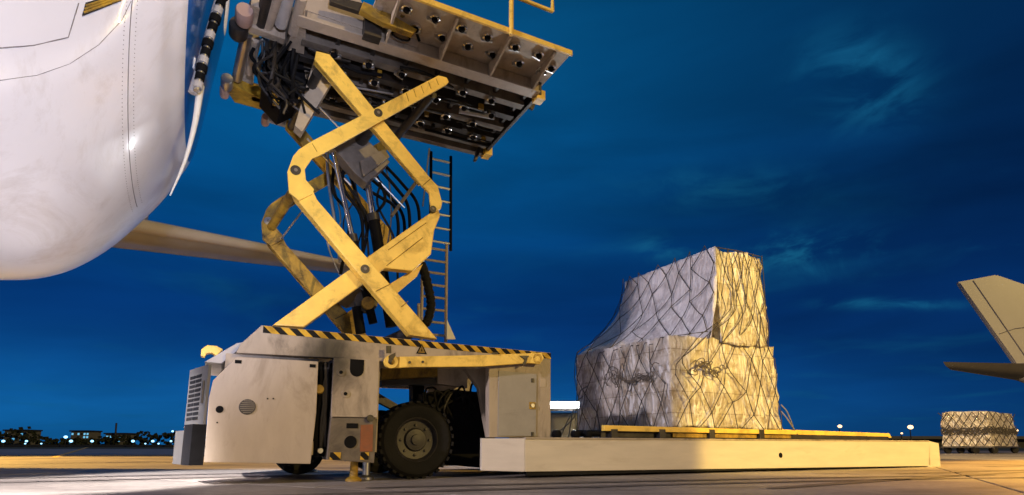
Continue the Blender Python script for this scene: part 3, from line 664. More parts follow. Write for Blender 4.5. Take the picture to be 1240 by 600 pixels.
# ---- raised platform
ZB, ZP = 6.0, 6.26
S0, S1 = -3.55, .43
pbox('platform_beam', (-3.22, .30, ZB + .045), (S1, .42, ZP - .01), 'cream_worn', LD)          # near long web
pbox('platform_beam', (-3.7, 2.45, ZB), (S1, 2.58, ZP - .01), 'under_steel', LD)
pbox('platform_floor', (S0, .42, ZP - .06), (S1 + .1, 2.45, ZP), 'under_steel', LD)
plate = pbox('walkway_plate', (-2.35, -.46, ZP), (.55, .44, ZP + .035), 'tan_worn', LD)
pbox('walkway_edge', (-2.35, -.50, ZP - .03), (.56, -.461, ZP + .05), 'yellow', LD, plate)
pprism('web_plate', [(363, 10), (470, 46), (505, 58), (512, 40), (440, 6), (425, -20), (360, -30)], .285, .298, 'cream', LD)
pbox('beam_flange', (-3.25, .25, ZB + .018), (S1, .46, ZB + .043), 'cream', LD)
for i, w in enumerate((.78, 1.16, 1.55, 1.95, 2.25)):
    pbox('roller_bed', (S0 + .4, w - .07, ZB + .03), (S1 - .05, w + .07, ZP - .06), ('under_steel', 'dark_steel')[i % 2], LD)
for i in range(8):
    s = -3.2 + i * .5; pbox('cross_beam', (s, .43, ZB + .1), (s + .06, 2.44, ZP - .061), 'dark_steel', LD)
pbox('platform_end', (S1 - .01, .30, ZB + .02), (S1 + .05, 2.55, ZP - .02), 'dark_steel', LD)
for w0, w1 in ((.32, .5), (2.35, 2.57)): pbox('end_corner', (S1 - .02, w0, ZB - .04), (S1 + .13, w1, ZB + .12), 'yellow', LD)
pprism('end_flap', [(638, 119), (650, 123), (646, 133), (633, 126)], .8, .85, 'dark_steel', LD)
pprism('end_flap', [(582, 168), (588, 160), (578, 194), (575, 193)], 2.3, 2.4, 'dark_steel', LD)
ptube('chain_guard', [Lz(556, 134, ZB - .01), Lz(598, 142, ZB - .01)], .05, 'steel', LD)
random.seed(77)
for k in range(16):
    s0 = random.uniform(-3.1, -.4); w0 = random.uniform(.6, 2.3); ln = random.uniform(.5, 1.6); z0 = ZB + random.uniform(-.05, .02)
    ptube('under_pipe', curve_pts([(s0, w0, z0), (s0 + ln * .4, w0 + random.uniform(-.1, .1), z0 - .03), (min(.38, s0 + ln), w0 + random.uniform(-.12, .12), z0 + .01)], 5), random.choice([.012, .018, .026]), random.choice(['black', 'dark_steel', 'steel', 'rubber']), LD, n=6)
for k in range(22):
    s0 = random.uniform(-3.1, .2); w0 = random.uniform(.5, 2.35); a = random.uniform(.03, .10); b = random.uniform(.03, .08)
    pbox('under_fitting', (s0, w0, ZB - .04), (s0 + a, w0 + b, ZB + .06), random.choice(['dark_steel', 'under_steel', 'steel', 'black', 'yellow_old']), LD)
# gussets under the walkway
for s in (-2.1, -1.28, -.47, .28):
    bm = bmesh.new(); t = [(.30, ZB + .01), (.30, ZP - .002), (-.45, ZP - .002), (-.43, ZP - .05)]
    a = [bm.verts.new((s, w, z)) for w, z in t]; b = [bm.verts.new((s + .03, w, z)) for w, z in t]
    bm.faces.new(a); bm.faces.new(b[::-1])
    for i in range(4): bm.faces.new((a[i], b[i], b[(i + 1) % 4], a[(i + 1) % 4]))
    finish('gusset', bm, 'tan_worn', LD)
# swivel casters that show beneath the plates
cbm = bmesh.new(); lathe(cbm, [(.078, .0), (.078, -.045), (.060, -.052), (.060, -.025)], (0, 0, 0), 'z', 14)
cst = finish('caster', cbm, 'chrome', None, LD.o, True, 40)
cw = bmesh.new(); lathe(cw, [(.046, -.016), (.046, .016)], (0, 0, -.055), 'w', 12); cwh = finish('caster_wheel', cw, 'black', None, cst, True, 40)
ck = bmesh.new(); box(ck, (-.085, .055, -.06), (.085, .08, 0), .004); ckl = finish('caster_clip', ck, 'steel', None, cst)
spots = [(s, w, ZP - .001) for s in (-1.95, -1.55, -1.15, -.75, -.3, .1) for w in (-.28, .02)] + [(.42, -.1, ZP - .001)]
spots = [(s + (.22 if w > 0 else 0), w, z) for s, w, z in spots if s < .4] + [spots[-1]]
spots += [(s + (.18 if i % 2 else 0), w, ZB + .03) for i, w in enumerate((.78, 1.16, 1.55, 1.95)) for s in (-2.7, -2.2, -1.7, -1.2, -.7, -.2)]
for i, p in enumerate(spots):
    if i == 0: cst.location = Vector(p) - LD.base; continue
    c = clone(cst, Vector(p) - LD.base, None, (0, 0, random.uniform(-.5, .5)))
    for ch in (cwh, ckl): x = ch.copy(); COL.objects.link(x); x.parent = c
# small fittings on the near web
for u, v in ((395, 13), (425, 25)): 
    q = L(u, v, .3); plathe('web_hole', [(.04, -.004), (.04, 0)], (q.x, .298, q.z), 'w', 'black', LD, n=16)
q = L(451, 34, .2); pbox('web_bracket', (q.x - .12, .14, q.z - .16), (q.x + .12, .298, q.z + .12), 'dark_steel', LD)
q = L(485, 45, .2)
ptube('loop_hose', [Vector((q.x + .13 * math.cos(t), .18 + .02 * math.sin(t), q.z + .07 * math.sin(t))) for t in [k * .4 for k in range(17)]], .014, 'black', LD, n=6)
ptube('web_hose', curve_pts([L(440, 20, .1), L(470, 25, .05), L(500, 36, .1), L(508, 50, .2)], 6), .02, 'black', LD, n=6)
pprism('hinge_arm', [(440, 2), (468, 14), (505, 36), (500, 41), (465, 28), (436, 12)], -.05, .05, 'yellow_old', LD)
pprism('hinge_arm', [(400, -6), (440, 4), (470, 12), (466, 22), (436, 14), (400, 2)], .02, .1, 'dark_steel', LD)
for u, v in ((459, 12), (484, 7), (487, 18)): 
    q = L(u, v, -.06); plathe('hinge_pin', [(.05, 0), (.05, .05)], (q.x, -.11, q.z), 'w', 'chrome', LD, n=14)
# left end of the platform: end rollers, cross plate, hose bundle
for (a, b, r, m) in (((287, 95), (299, 40), .075, 'steel'), ((302, 88), (311, 48), .06, 'cream'), ((316, 30), (324, -8), .075, 'dark_steel'), ((324, 32), (338, -8), .07, 'cream'), ((340, 30), (350, -8), .08, 'grey_paint'), ((355, 40), (366, -4), .07, 'cream')):
    ptube('end_roller', [Lz(*a, 6.1), Lz(*b, 6.1)], r, m, LD, n=16)
def slab_px(name, px, z, t, m):
    bm = bmesh.new(); a = [Lz(u, v, z) for u, v in px]; lo = [bm.verts.new(p) for p in a]; hi = [bm.verts.new(p + Vector((0, 0, t))) for p in a]
    n = len(a); bm.faces.new(lo); bm.faces.new(hi[::-1])
    for i in range(n): bm.faces.new((lo[i], hi[i], hi[(i + 1) % n], lo[(i + 1) % n]))
    return finish(name, bm, m, LD)
slab_px('end_plate', [(296, 30), (345, 48), (343, 54), (297, 38)], 6.0, .14, 'cream_worn')
slab_px('end_plate', [(284, 100), (296, 40), (314, 46), (306, 108)], 6.16, .06, 'grey_paint')
slab_px('end_plate', [(345, 60), (357, 30), (372, 20), (368, 66)], 6.05, .1, 'cream_worn')
slab_px('end_bumper', [(276, 112), (281, 104), (304, 114), (330, 127), (345, 136), (330, 137), (284, 124)], 6.0, .2, 'yellow_old')
slab_px('end_bumper', [(304, 6), (318, 12), (306, 40), (294, 34)], 6.05, .14, 'cream_worn')
for u, v, z, r, m in ((296, 15, 6.0, .11, 'pink_wheel'), (289, 32, 6.0, .12, 'dark_steel'), (275, 97, 6.0, .09, 'steel'), (272, 108, 6.0, .07, 'pink_wheel'), (322, 143, 6.0, .07, 'pink_wheel')):
    q = Lz(u, v, z); plathe('bumper_wheel', [(r * .35, 0), (r * .9, -.005), (r, .03), (r, .22), (r * .9, .25), (r * .35, .245)], (q.x, q.y - .05, q.z), 'w', m, LD, n=18)
ptube('tail_roller', [Lz(324, 143, 6.0), Lz(362, 155, 6.0)], .07, 'grey_paint', LD, n=14)
random.seed(21)
pprism('valve_block', [(322, 60), (366, 66), (372, 110), (340, 124), (318, 100)], 1.4, 2.1, 'black', LD)
for k in range(26):
    u0 = random.uniform(316, 362); v0 = random.uniform(46, 66); w = random.uniform(.7, 1.6)
    c = [(u0, v0), (u0 + random.uniform(-22, 14), v0 + random.uniform(16, 34)), (u0 + random.uniform(-26, 24), v0 + random.uniform(34, 60)), (u0 + random.uniform(-10, 40), v0 + random.uniform(56, 92))]
    c = [(max(304, min(395, u)), min(138, v)) for u, v in c]
    ptube('hydraulic_hose', curve_pts([L(u, v, w + random.uniform(-.15, .15)) for u, v in c], 6), random.choice([.014, .02, .028]), random.choice(['black', 'black', 'rubber', 'dark_steel']), LD, n=6)
for k in range(9):
    q = L(random.uniform(322, 380), random.uniform(60, 125), random.uniform(1.0, 1.3)); pbox('valve_fitting', q - Vector((.04, .04, .03)), q + Vector((.04, .04, .03)), random.choice(['steel', 'under_steel', 'dark_steel', 'yellow_old']), LD)
ptube('wire_loop', curve_pts([L(312, 76, 1.0), L(310, 62, 1.0), L(317, 48, 1.0), L(322, 56, 1.0), L(318, 72, 1.0), L(312, 76, 1.0)], 4), .012, 'steel', LD, n=5)
# guard rail
rp = Lz(614, 44, ZP); 
gr_ = ptube('guard_rail', [(rp.x, -.52, ZP - .08), (rp.x, -.52, ZP + 1.15)], .034, 'yellow', LD, n=10)
a = L(669, 14, -.52); b = L(619, -4, -.52)
ptube('guard_rail_bar', [(a.x, -.52, a.z), (rp.x - 1.6, -.52, a.z)], .03, 'yellow', LD, gr_, 10)
ptube('guard_rail_bar', [(a.x, -.52, a.z), (a.x, -.52, ZP + 1.15), (rp.x - 1.6, -.52, ZP + 1.15)], .03, 'yellow', LD, gr_, 10)

# =================================================================== CARGO ON THE DECK
def wrapped(bm, a, b, amp, seed, n=20, bulge=.05):
    """box with creased, slightly bulging faces"""
    t = bmesh.new(); bmesh.ops.create_cube(t, size=1); bmesh.ops.subdivide_edges(t, edges=t.edges[:], cuts=n * 2, use_grid_fill=True)
    c = Vector([(x + y) / 2 for x, y in zip(a, b)]); d = Vector([y - x for x, y in zip(a, b)])
    for v in t.verts:
        p = v.co.copy(); q = Vector((c.x + p.x * d.x, c.y + p.y * d.y, c.z + p.z * d.z))
        k = (1 - (2 * p.x) ** 2) * (1 - (2 * p.y) ** 2) + (1 - (2 * p.x) ** 2) * (1 - (2 * p.z) ** 2) + (1 - (2 * p.y) ** 2) * (1 - (2 * p.z) ** 2)
        n1 = noise.noise(q * 1.9 + Vector((seed, 0, 0))); n2 = noise.noise(q * 5 + Vector((0, seed, 0)))
        dr = Vector((p.x, p.y, p.z)); 
        an = Vector((q.x * 3.1 + q.z * .9, q.y * 3.1 - q.z * .8, q.z * 1.3)); rg = 1 - abs(noise.noise(an + Vector((seed, 3, 1)))) * 2.2
        rg2 = 1 - abs(noise.noise(an * 2.3 + Vector((1, seed, 7)))) * 2.2
        fl = .10 * max(0.0, -p.z) if p.x > .2 and c.z < 2.0 else 0.0
        v.co = q + dr * (bulge * k + amp * 2 * n1 + amp * n2 + .05 * max(0, rg) ** 2 + .025 * max(0, rg2) ** 2) + Vector((fl * 1.2, 0, 0))
    merge(bm, t)
ZD = .60
A0 = L(814, 519, .35); sN0, sN1 = A0.x, L(944, 521, .35).x      # near corner and right end
wN, wF = .35, 3.1
zL = 2.27
PAL = Thing('cargo_pallet', 'flat aluminium pallet under the wrapped cargo on the loader deck', 'pallet', ((sN0 + sN1) / 2, 1.7, .55))
pbox('pallet_sheet', (sN0 - .12, wN - .1, .57), (sN1 + .12, wF + .1, .612), 'alu', PAL)
pbox('pallet_edge', (sN0 - .12, wN - .14, .565), (sN1 + .12, wN - .101, .63), 'yellow_old', PAL)
def stack(name, label, a, b, m, seed, skid=True):
    t = Thing(name, label, 'cargo', ((a[0] + b[0]) / 2, (a[1] + b[1]) / 2, a[2]))
    z0 = a[2]
    if skid:
        for i, w in enumerate((a[1] + .05, (a[1] + b[1]) / 2 - .05, b[1] - .15)):
            for j in range(6):
                s = a[0] + .08 + j * (b[0] - a[0] - .3) / 5; pbox('skid_block', (s, w, z0), (s + .14, w + .1, z0 + .10), 'wood', t)
        pbox('skid_board', (a[0] + .03, a[1] + .03, z0 + .101), (b[0] - .03, b[1] - .03, z0 + .125), 'wood', t); z0 += .13
    bm = bmesh.new(); wrapped(bm, (a[0], a[1], z0), b, .035, seed); o = finish('wrapped_cartons', bm, m, t, None, True)
    return t
wm = L(752, 470, 0); wmid = Ls(752, 470, sN0).y
st1 = stack('wrapped_cargo', 'film-wrapped carton stack at the bottom near side of the netted load', (sN0, wN, .615), (sN1, wmid - .02, zL), 'film_lower', 3.3)
st2 = stack('wrapped_cargo', 'film-wrapped carton stack at the bottom far left of the netted load', (sN0, wmid + .02, .615), (sN1, wF, zL + .04), 'film_far', 9.1)
U0_ = Ls(867, 301, 4.12); sU = 4.12; wU0 = U0_.y + .02; wU1 = 2.85; zU = U0_.z; sU1 = L(920, 309, wU0).x
st3 = stack('wrapped_cargo', 'tall film-wrapped carton block on top of the netted load', (sU, wU0, zL - .02), (sU1, wU1, zU), 'film_upper', 14.2, False)
# plastic cover sheet from the upper block's top down over the step
CV = Thing('plastic_cover', 'pale plastic sheet draped from the top block down to the lower left cartons', 'plastic sheet', (3.4, 1.6, zL))
bm = bmesh.new(); NA, NB = 44, 34; grid = []
def cover_pt(a, b):
    """a: 0 near .. 1 far, b: 0 bottom .. 1 top"""
    a_ = a; w = (wU0 - .06) * (1 - a) + (wF - .05) * a; wt_ = (wU0 - .06) * (1 - a) + wU1 * a
    t = b; k = a * a * (3 - 2 * a); sb_ = (sU - .30) * (1 - k) + (sN0 - .03) * k; tz = 1 - (1 - t) ** 1.0
    t = max(0.0, min(1.0, t)); f = (1 - t) ** (2.5 - .3 * k); s = (sU - .05) * (1 - f) + sb_ * f; z = (zL + .02) * (1 - t) + (zU + .02) * t
    return Vector((s, w * (1 - t) + wt_ * t, z))
for i in range(NA + 1):
    row = []
    for j in range(NB + 1):
        p = cover_pt(i / NA, j / NB)
        fold = noise.noise(Vector((i * .22, j * .06, 4.0))) * .07 + noise.noise(Vector((i * .7, j * .2, 9.0))) * .025
        p += Vector((-abs(fold) - .0, 0, fold * .3)); row.append(bm.verts.new(p))
    grid.append(row)
for i in range(NA):
    for j in range(NB): bm.faces.new((grid[i][j], grid[i + 1][j], grid[i + 1][j + 1], grid[i][j + 1]))
cs = finish('cover_sheet', bm, 'film_cover', CV, None, True)
md = cs.modifiers.new('thickness', 'SOLIDIFY'); md.thickness = .004
# ---- cargo net
NT = Thing('cargo_net', 'dark rope cargo net stretched over the wrapped load on the deck', 'cargo net', ((sN0 + sN1) / 2, 1.7, .62))
def near_pt(a, b):
    """a along s, b up: near face, then the upper block's near face"""
    a = a * .965; s = (sN0 - .05) * (1 - a) + (sN1 + .05) * a; z = .66 + b * (zU - .66)
    f = max(0, min(1, (z - zL + .5) / 1.1)); s = s * (1 - f) + (sU * (1 - a) + (sU1 + .0) * a) * f if f > 0 else s
    w = wN - .05 - .05 * math.sin(math.pi * min(1, (z - .66) / (zL - .66))) if z < zL else wU0 - .06 + (wN - .05 - wU0 + .06) * max(0, 1 - (z - zL) / .4)
    return Vector((s, w - .02, z))
def end_pt(a, b):
    """a near .. far, b up: lower end face, then over the cover sheet"""
    if b < .42:
        t = b / .42; return Vector((sN0 - .07 - .04 * math.sin(math.pi * t), wN * (1 - a) + wF * a, .66 + t * (zL - .66)))
    t = (b - .42) / .58; p = cover_pt(a, t); return p + Vector((-.07, 0, .05))
def strands(fn, na, nb, seed, r=.0078):
    rnd = random.Random(seed); bm = bmesh.new(); nodes = {}
    for i in range(na + 1):
        for j in range(nb + 1):
            a = (i + (.5 if j % 2 else 0)) / na + rnd.uniform(-.3, .3) / na; b = j / nb + rnd.uniform(-.28, .28) / nb
            if j == 0: b = 0
            if j == nb: b = 1
            nodes[i, j] = (max(0, min(1, a)), max(0, min(1, b)))
    for j in range(nb):
        for i in range(na + 1):
            for di in ((0, -1) if j % 2 == 0 else (0, 1)):
                if (i + di, j + 1) not in nodes: continue
                p, q = nodes[i, j], nodes[i + di, j + 1]; sag = rnd.uniform(-.006, .012)
                pts = []
                for k in range(6):
                    t = k / 5; v = fn(p[0] + (q[0] - p[0]) * t, p[1] + (q[1] - p[1]) * t); v.z -= sag * 4 * t * (1 - t) * 2.5; pts.append(v)
                tube(bm, pts, r, 5, False)
        
    for (i, j), p in nodes.items():
        c = fn(*p); t = bmesh.new(); bmesh.ops.create_icosphere(t, subdivisions=1, radius=r * 1.9)
        for v in t.verts: v.co += c
        merge(bm, t)
    return bm
finish('near_net', strands(near_pt, 5, 8, 5), 'rope', NT, None, True)
finish('end_net', strands(end_pt, 6, 9, 8), 'rope', NT, None, True)
# top strands
bm = bmesh.new(); rnd = random.Random(4)
for k in range(6):
    t = k / 5; a = Vector((sU - .02, wU0 + (wU1 - wU0) * t, zU + .03)); b = Vector((sU1, wU0 + (wU1 - wU0) * ((t * 1.7) % 1), zU + .03)); tube(bm, [a, (a + b) / 2 + Vector((0, 0, .02)), b], .0095, 5, False)
finish('top_net', bm, 'rope', NT, None, True)
# slack bundles hanging at mid height
def bundle(fn, a0, a1, b, seed, n=9):
    rnd = random.Random(seed); bm = bmesh.new()
    for k in range(n):
        pts = []; t0 = rnd.uniform(0, .5); t1 = t0 + rnd.uniform(.25, .5); o = rnd.random() * 50; am = rnd.uniform(.04, .13)
        for i in range(46):
            t = t0 + (t1 - t0) * i / 45; x = o + i * .21
            v = fn(max(0, min(1, a0 + (a1 - a0) * t + .07 * noise.noise(Vector((x * .8, seed, 1))))), b - .05 * math.sin(math.pi * ((t * 2.0) % 1.0)) + am * noise.noise(Vector((x * .45, seed, 5))))
            v += Vector((-.03, -.03, 0)) * abs(noise.noise(Vector((x, 8, seed)))) * 2; pts.append(v)
        tube(bm, pts, .0085, 5, False)
    return finish('slack_rope', bm, 'slack_rope', NT, None, True)
bundle(end_pt, .05, .95, .29, 1, 7); bundle(near_pt, .04, .5, .36, 2, 5)
# straps from the net to the deck edge
for (a, b, c) in ((1, sN1 + .05, .0), (1, sN1 + .02, .12)):
    p = near_pt(1, .12 + c * .3); ptube('tie_strap', curve_pts([p, p + Vector((.14, -.02, -.16)), Vector((sN1 + .45 - c * .6, .3, .60))], 6), .012, 'strap', NT, n=5)
for k in range(4):
    p = end_pt(1 - k * .06, .10 + .05 * k); ptube('tie_strap', curve_pts([p, p + Vector((-.2, .03, -.2)), Vector((sN0 - .62 + k * .1, p.y + .1, .58))], 6), .012, 'strap', NT, n=5)

# =================================================================== AIRCRAFT NOSE
FZ, FR, FW = 5.75, 3.25, 1.5
AC = Thing('cargo_aircraft', 'white aircraft nose section with blue band and open front edge above the loader', 'aircraft', (-7, FW, 2.0))
def prof(s):
    """bottom height, half width"""
    k = [(-16, 2.38, 3.2), (-8, 2.38, 3.15), (-6.9, 2.38, 3.07), (-6.2, 2.44, 2.9), (-5.88, 2.53, 2.76), (-5.60, 2.70, 2.60), (-5.29, 3.00, 2.40), (-5.02, 3.36, 2.20), (-4.85, 3.62, 2.08), (-4.72, 3.86, 2.00), (-4.60, 4.14, 1.92), (-4.44, 4.55, 1.86), (-4.36, 5.1, 1.8), (-4.28, 5.8, 1.74), (-4.17, 6.7, 1.66)]
    for i in range(len(k) - 1):
        if k[i][0] <= s <= k[i + 1][0]:
            t = (s - k[i][0]) / (k[i + 1][0] - k[i][0])
            p0, p1, p2, p3 = k[max(i - 1, 0)], k[i], k[i + 1], k[min(i + 2, len(k) - 1)]
            def cr(j):
                d1 = (p2[j] - p0[j]) / (p2[0] - p0[0]); d2 = (p3[j] - p1[j]) / (p3[0] - p1[0]) ; h = p2[0] - p1[0]
                return p1[j] * (2 * t ** 3 - 3 * t * t + 1) + d1 * h * (t ** 3 - 2 * t * t + t) + p2[j] * (-2 * t ** 3 + 3 * t * t) + d2 * h * (t ** 3 - t * t)
            return cr(1), cr(2)
    return k[-1][1], k[-1][2]
TOPZ = 9.2
def skin(s, ph, o=0.0):
    """ph: 0 bottom centre .. pi top; sign gives the side (negative = near)"""
    zb, hw = prof(s); hw += o; zb -= o
    zc = max(zb + hw * .98, min(FZ, zb + hw)) if zb + hw < FZ else FZ
    zc = max(FZ, zb + .9 * hw)
    a = abs(ph); sg = 1 if ph > 0 else -1
    if a <= math.pi / 2: w = math.sin(a) ** .92 * hw; z = zc - math.cos(a) * (zc - zb)
    else: w = math.sin(a) * hw; z = zc - math.cos(a) * (TOPZ - zc)
    q = Vector((s, FW + sg * w, z))
    if sg < 0 and s < -4.6:                                # shallow step shaped in to give the crease its shading
        u, v = pixL(q); vc = crease_v(u); d = max(0.0, min(1.0, (vc - v + 22) / 60.0))
        if d > 0: q.y += .09 * d * d * (3 - 2 * d)
    return q
def pixL(q):
    p = toW(q); p.z -= CH; f = p.y * math.cos(TILT) + p.z * math.sin(TILT); up = -p.y * math.sin(TILT) + p.z * math.cos(TILT)
    return (U0 + F * p.x / f, V0 - F * up / f) if f > .3 else (-9999, -9999)
def crease_v(u):
    c = [(-9999, 118), (-200, 118), (0, 98), (45, 92), (85, 78), (120, 55), (148, 25), (160, 0), (175, -60), (190, -400), (9999, -9999)]
    for (a, b), (c_, d) in zip(c, c[1:]):
        if a <= u <= c_: return b + (d - b) * (u - a) / (c_ - a)
    return -9999
ss = [-16, -14, -12, -10.5] + [-9.5 + i * .05 for i in range(96)] + [-4.7 + i * .02 for i in range(26)] + [-4.17]
NP = 320
phs = [math.pi * (-1 + 2 * k / NP) for k in range(NP + 1)]
def is_blue(p): return p.x > -4.465
def skin_mesh(sel, name, m, par=None, off=0.0):
    bm = bmesh.new(); vm = {}
    def gv(i, j):
        if (i, j) not in vm: vm[i, j] = bm.verts.new(skin(ss[i], phs[j] if phs[j] else 1e-6, off))
        return vm[i, j]
    for i in range(len(ss) - 1):
        for j in range(NP):
            c = (skin(ss[i], phs[j]) + skin(ss[i + 1], phs[j + 1])) / 2
            if sel(c): bm.faces.new((gv(i, j), gv(i + 1, j), gv(i + 1, j + 1), gv(i, j + 1)))
    bmesh.ops.remove_doubles(bm, verts=bm.verts, dist=1e-5)
    o = finish(name, bm, m, AC, par, True)
    return o
fus = skin_mesh(lambda c: True, 'fuselage', 'fuselage_white')
md = fus.modifiers.new('skin', 'SOLIDIFY'); md.thickness = .06; md.offset = -1
bl = skin_mesh(is_blue, 'blue_band', 'blue_paint', None, .006)
# dark inside of the open nose
bm = bmesh.new(); vv = [bm.verts.new(skin(-4.22, p, -.12)) for p in phs[:-1]]; bm.faces.new(vv); finish('nose_bulkhead', bm, 'lining', AC)
def skin_line(name, pts, r, m='seam'):
    bm = bmesh.new(); tube(bm, pts, r, 5, False); return finish(name, bm, m, AC, None, True)
def hit(u, v):
    """where the pixel's ray meets the near skin"""
    r = ray(u, v); d0 = toL(CP); d1 = toL(CP + r) - d0; t = 1.5
    while t < 16:
        q = d0 + d1 * t
        if -15.9 < q.x < -4.17:
            zb, hw = prof(q.x); zc = max(FZ, zb + .9 * hw)
            if q.z > zb and q.z < TOPZ:
                a = math.acos(max(-1, min(1, (zc - q.z) / ((zc - zb) if q.z < zc else (TOPZ - zc))))); k = -skin(q.x, -a).y
                if -q.y <= k and q.y < FW: return q + Vector((0, -.012, -.004))
        t += .01
    return None
def px_line(name, px, r, m='seam', n=10):
    out = []
    for (u0, v0), (u1, v1) in zip(px, px[1:]):
        for k in range(n):
            t = k / n; h = hit(u0 + (u1 - u0) * t, v0 + (v1 - v0) * t)
            if h: out.append(h)
    if len(out) > 2: skin_line(name, out, r, m)
skin_line('panel_seam', [skin(-4.93, -math.pi * .62 * k / 40, .001) for k in range(41)], .005)
skin_line('panel_seam', [skin(-7.4, -math.pi * .62 * k / 40, .001) for k in range(41)], .006)
skin_line('panel_seam', [skin(-8.4 + k * .1, -.42 - .004 * k, .001) for k in range(26)], .005)
px_line('panel_seam', [(0, 59), (40, 56), (83, 46), (97, 0)], .005)
px_line('panel_seam', [(0, 98), (45, 92), (85, 78), (120, 55), (148, 25), (160, 0)], .0025)
def rivets(name, pts):
    bm = bmesh.new()
    for p in pts:
        t = bmesh.new(); bmesh.ops.create_icosphere(t, subdivisions=1, radius=.0055)
        for v in t.verts: v.co += p
        merge(bm, t)
    o = finish(name, bm, 'seam', AC, fus, True); o['kind'] = 'stuff'
for s_, dz in ((-4.93, .045), (-4.93, -.045)):
    rivets('rivet_row', [skin(s_ + dz, -math.pi * .58 * k / 90, .0) for k in range(90)])
# vent louvre
c4 = [hit(u, v) for u, v in ((100, 20), (104, 4), (146, -8), (146, 2))]
if all(c4):
    bm = bmesh.new(); n_ = (c4[1] - c4[0]).cross(c4[2] - c4[0]).normalized(); n_ = n_ if n_.y < 0 else -n_
    lo = [bm.verts.new(p + n_ * .012) for p in c4]; hi = [bm.verts.new(p - n_ * .03) for p in c4]; bmesh.ops.convex_hull(bm, input=lo + hi); lv = finish('vent_louvre', bm, 'lining', AC)
    for k in range(1, 4):
        a = c4[0].lerp(c4[1], k / 4) + n_ * .016; b = c4[3].lerp(c4[2], k / 4) + n_ * .016; bm = bmesh.new(); tube(bm, [a, b], .012, 5); finish('louvre_slat', bm, 'yellow_old', AC, lv)
q = hit(104, 322)
# latch spools along the open edge
edge = [Ls(u, v, -3.66) for u, v in ((268, 0),)]
def edge_pt(k):
    u = 272 - 33 * k - 3 * math.sin(k * 3); v = -10 + 120 * k; return L(u, v, .35)
for k in range(12):
    a, b = edge_pt(k / 12), edge_pt((k + .72) / 12); ptube('door_latch', [a, b], .055 if k % 3 else .065, ('black', 'black', 'grey_paint')[k % 3], AC, n=12)
    c = edge_pt((k + .86) / 12); d = (b - a).normalized(); ptube('latch_collar', [c - d * .02, c + d * .02], .04, 'steel', AC, n=12)
ptube('door_seal', [edge_pt(0) + Vector((-.05, .08, 0)), edge_pt(1.0) + Vector((-.05, .08, 0))], .05, 'grey_paint', AC)
bm = bmesh.new(); sp = [L(u, v, .55) for u, v in ((243, 104), (236, 150), (224, 195), (206, 237))]; tube(bm, curve_pts(sp, 8), .045, 8, True, .008); finish('edge_strip', bm, 'white_plate', AC, None, True)
for z0 in (0,):
    pts = [hit(u, v) for u, v in ((236, 72), (234, 84), (237, 90))]
    if all(pts): ptube('band_handle', [p + Vector((0, -.03, 0)) for p in pts], .014, 'white_plate', AC, bl, 6)
# belly drain mast
pts = [hit(104, 325), hit(118, 319)]
if all(pts): ptube('drain_mast', [pts[0] + Vector((0, -.01, 0)), pts[1] + Vector((0, -.01, 0))], .02, 'grey_paint', AC)

# =================================================================== AIRCRAFT BEHIND: TAILPLANE
def loft_wing(root, tip, c0, c1, t0, t1, chord_dir, up=Vector((0, 0, 1)), n=14):
    bm = bmesh.new(); rings = []
    for k in range(n + 1):
        f = k / n; p = root.lerp(tip, f); c = c0 + (c1 - c0) * f; t = t0 + (t1 - t0) * f; ring = []
        for j in range(24):
            a = 2 * math.pi * j / 24; x = (1 - math.cos(a)) / 2; y = .5 * math.sin(a) * (1.25 * math.sqrt(max(x, 0)) if x < .3 else 1.0 * (1 - x) / .7 * .68 + .0)
            ring.append(bm.verts.new(p + chord_dir * (x * c) + up * (y * t)))
        rings.append(ring)
    for a, b in zip(rings, rings[1:]):
        for j in range(24): bm.faces.new((a[j], a[(j + 1) % 24], b[(j + 1) % 24], b[j]))
    bm.faces.new(rings[0][::-1]); bm.faces.new(rings[-1]); return bm
r0 = gy(95, 264, 13.0); r1 = gy(432, 322, 20.5)
PB = Thing('parked_aircraft', 'aircraft tailplane with rounded leading edge showing behind the white nose and the scissor lift', 'aircraft', (r0.x, r0.y, 0), frame='W')
finish('tailplane', loft_wing(r0, r1, 2.6, 1.5, .62, .26, Vector((.45, -.88, -.05)).normalized() * -1), 'aircraft_grey', PB, None, True, 60)
bm = bmesh.new()
tube(bm, [r0 + Vector((.15, 0, .05)), r0.lerp(r1, .5) + Vector((0, 0, .06)), r1 + Vector((0, 0, .02))], .20, 12, True, .09); finish('leading_edge', bm, 'aircraft_white', PB, None, True, 60)
bm = bmesh.new(); cpos = Vector((r0.x - .2, r0.y + 1.4, r0.z + .7))
tube(bm, [cpos + Vector((.6, 0, .2)), cpos + Vector((-1, 0, .1)), cpos + Vector((-4, 0, 0)), cpos + Vector((-9, 0, -.2)), cpos + Vector((-16, 0, -1.0))], .5, 24, True, 2.9); finish('tail_cone', bm, 'aircraft_white', PB, None, True)

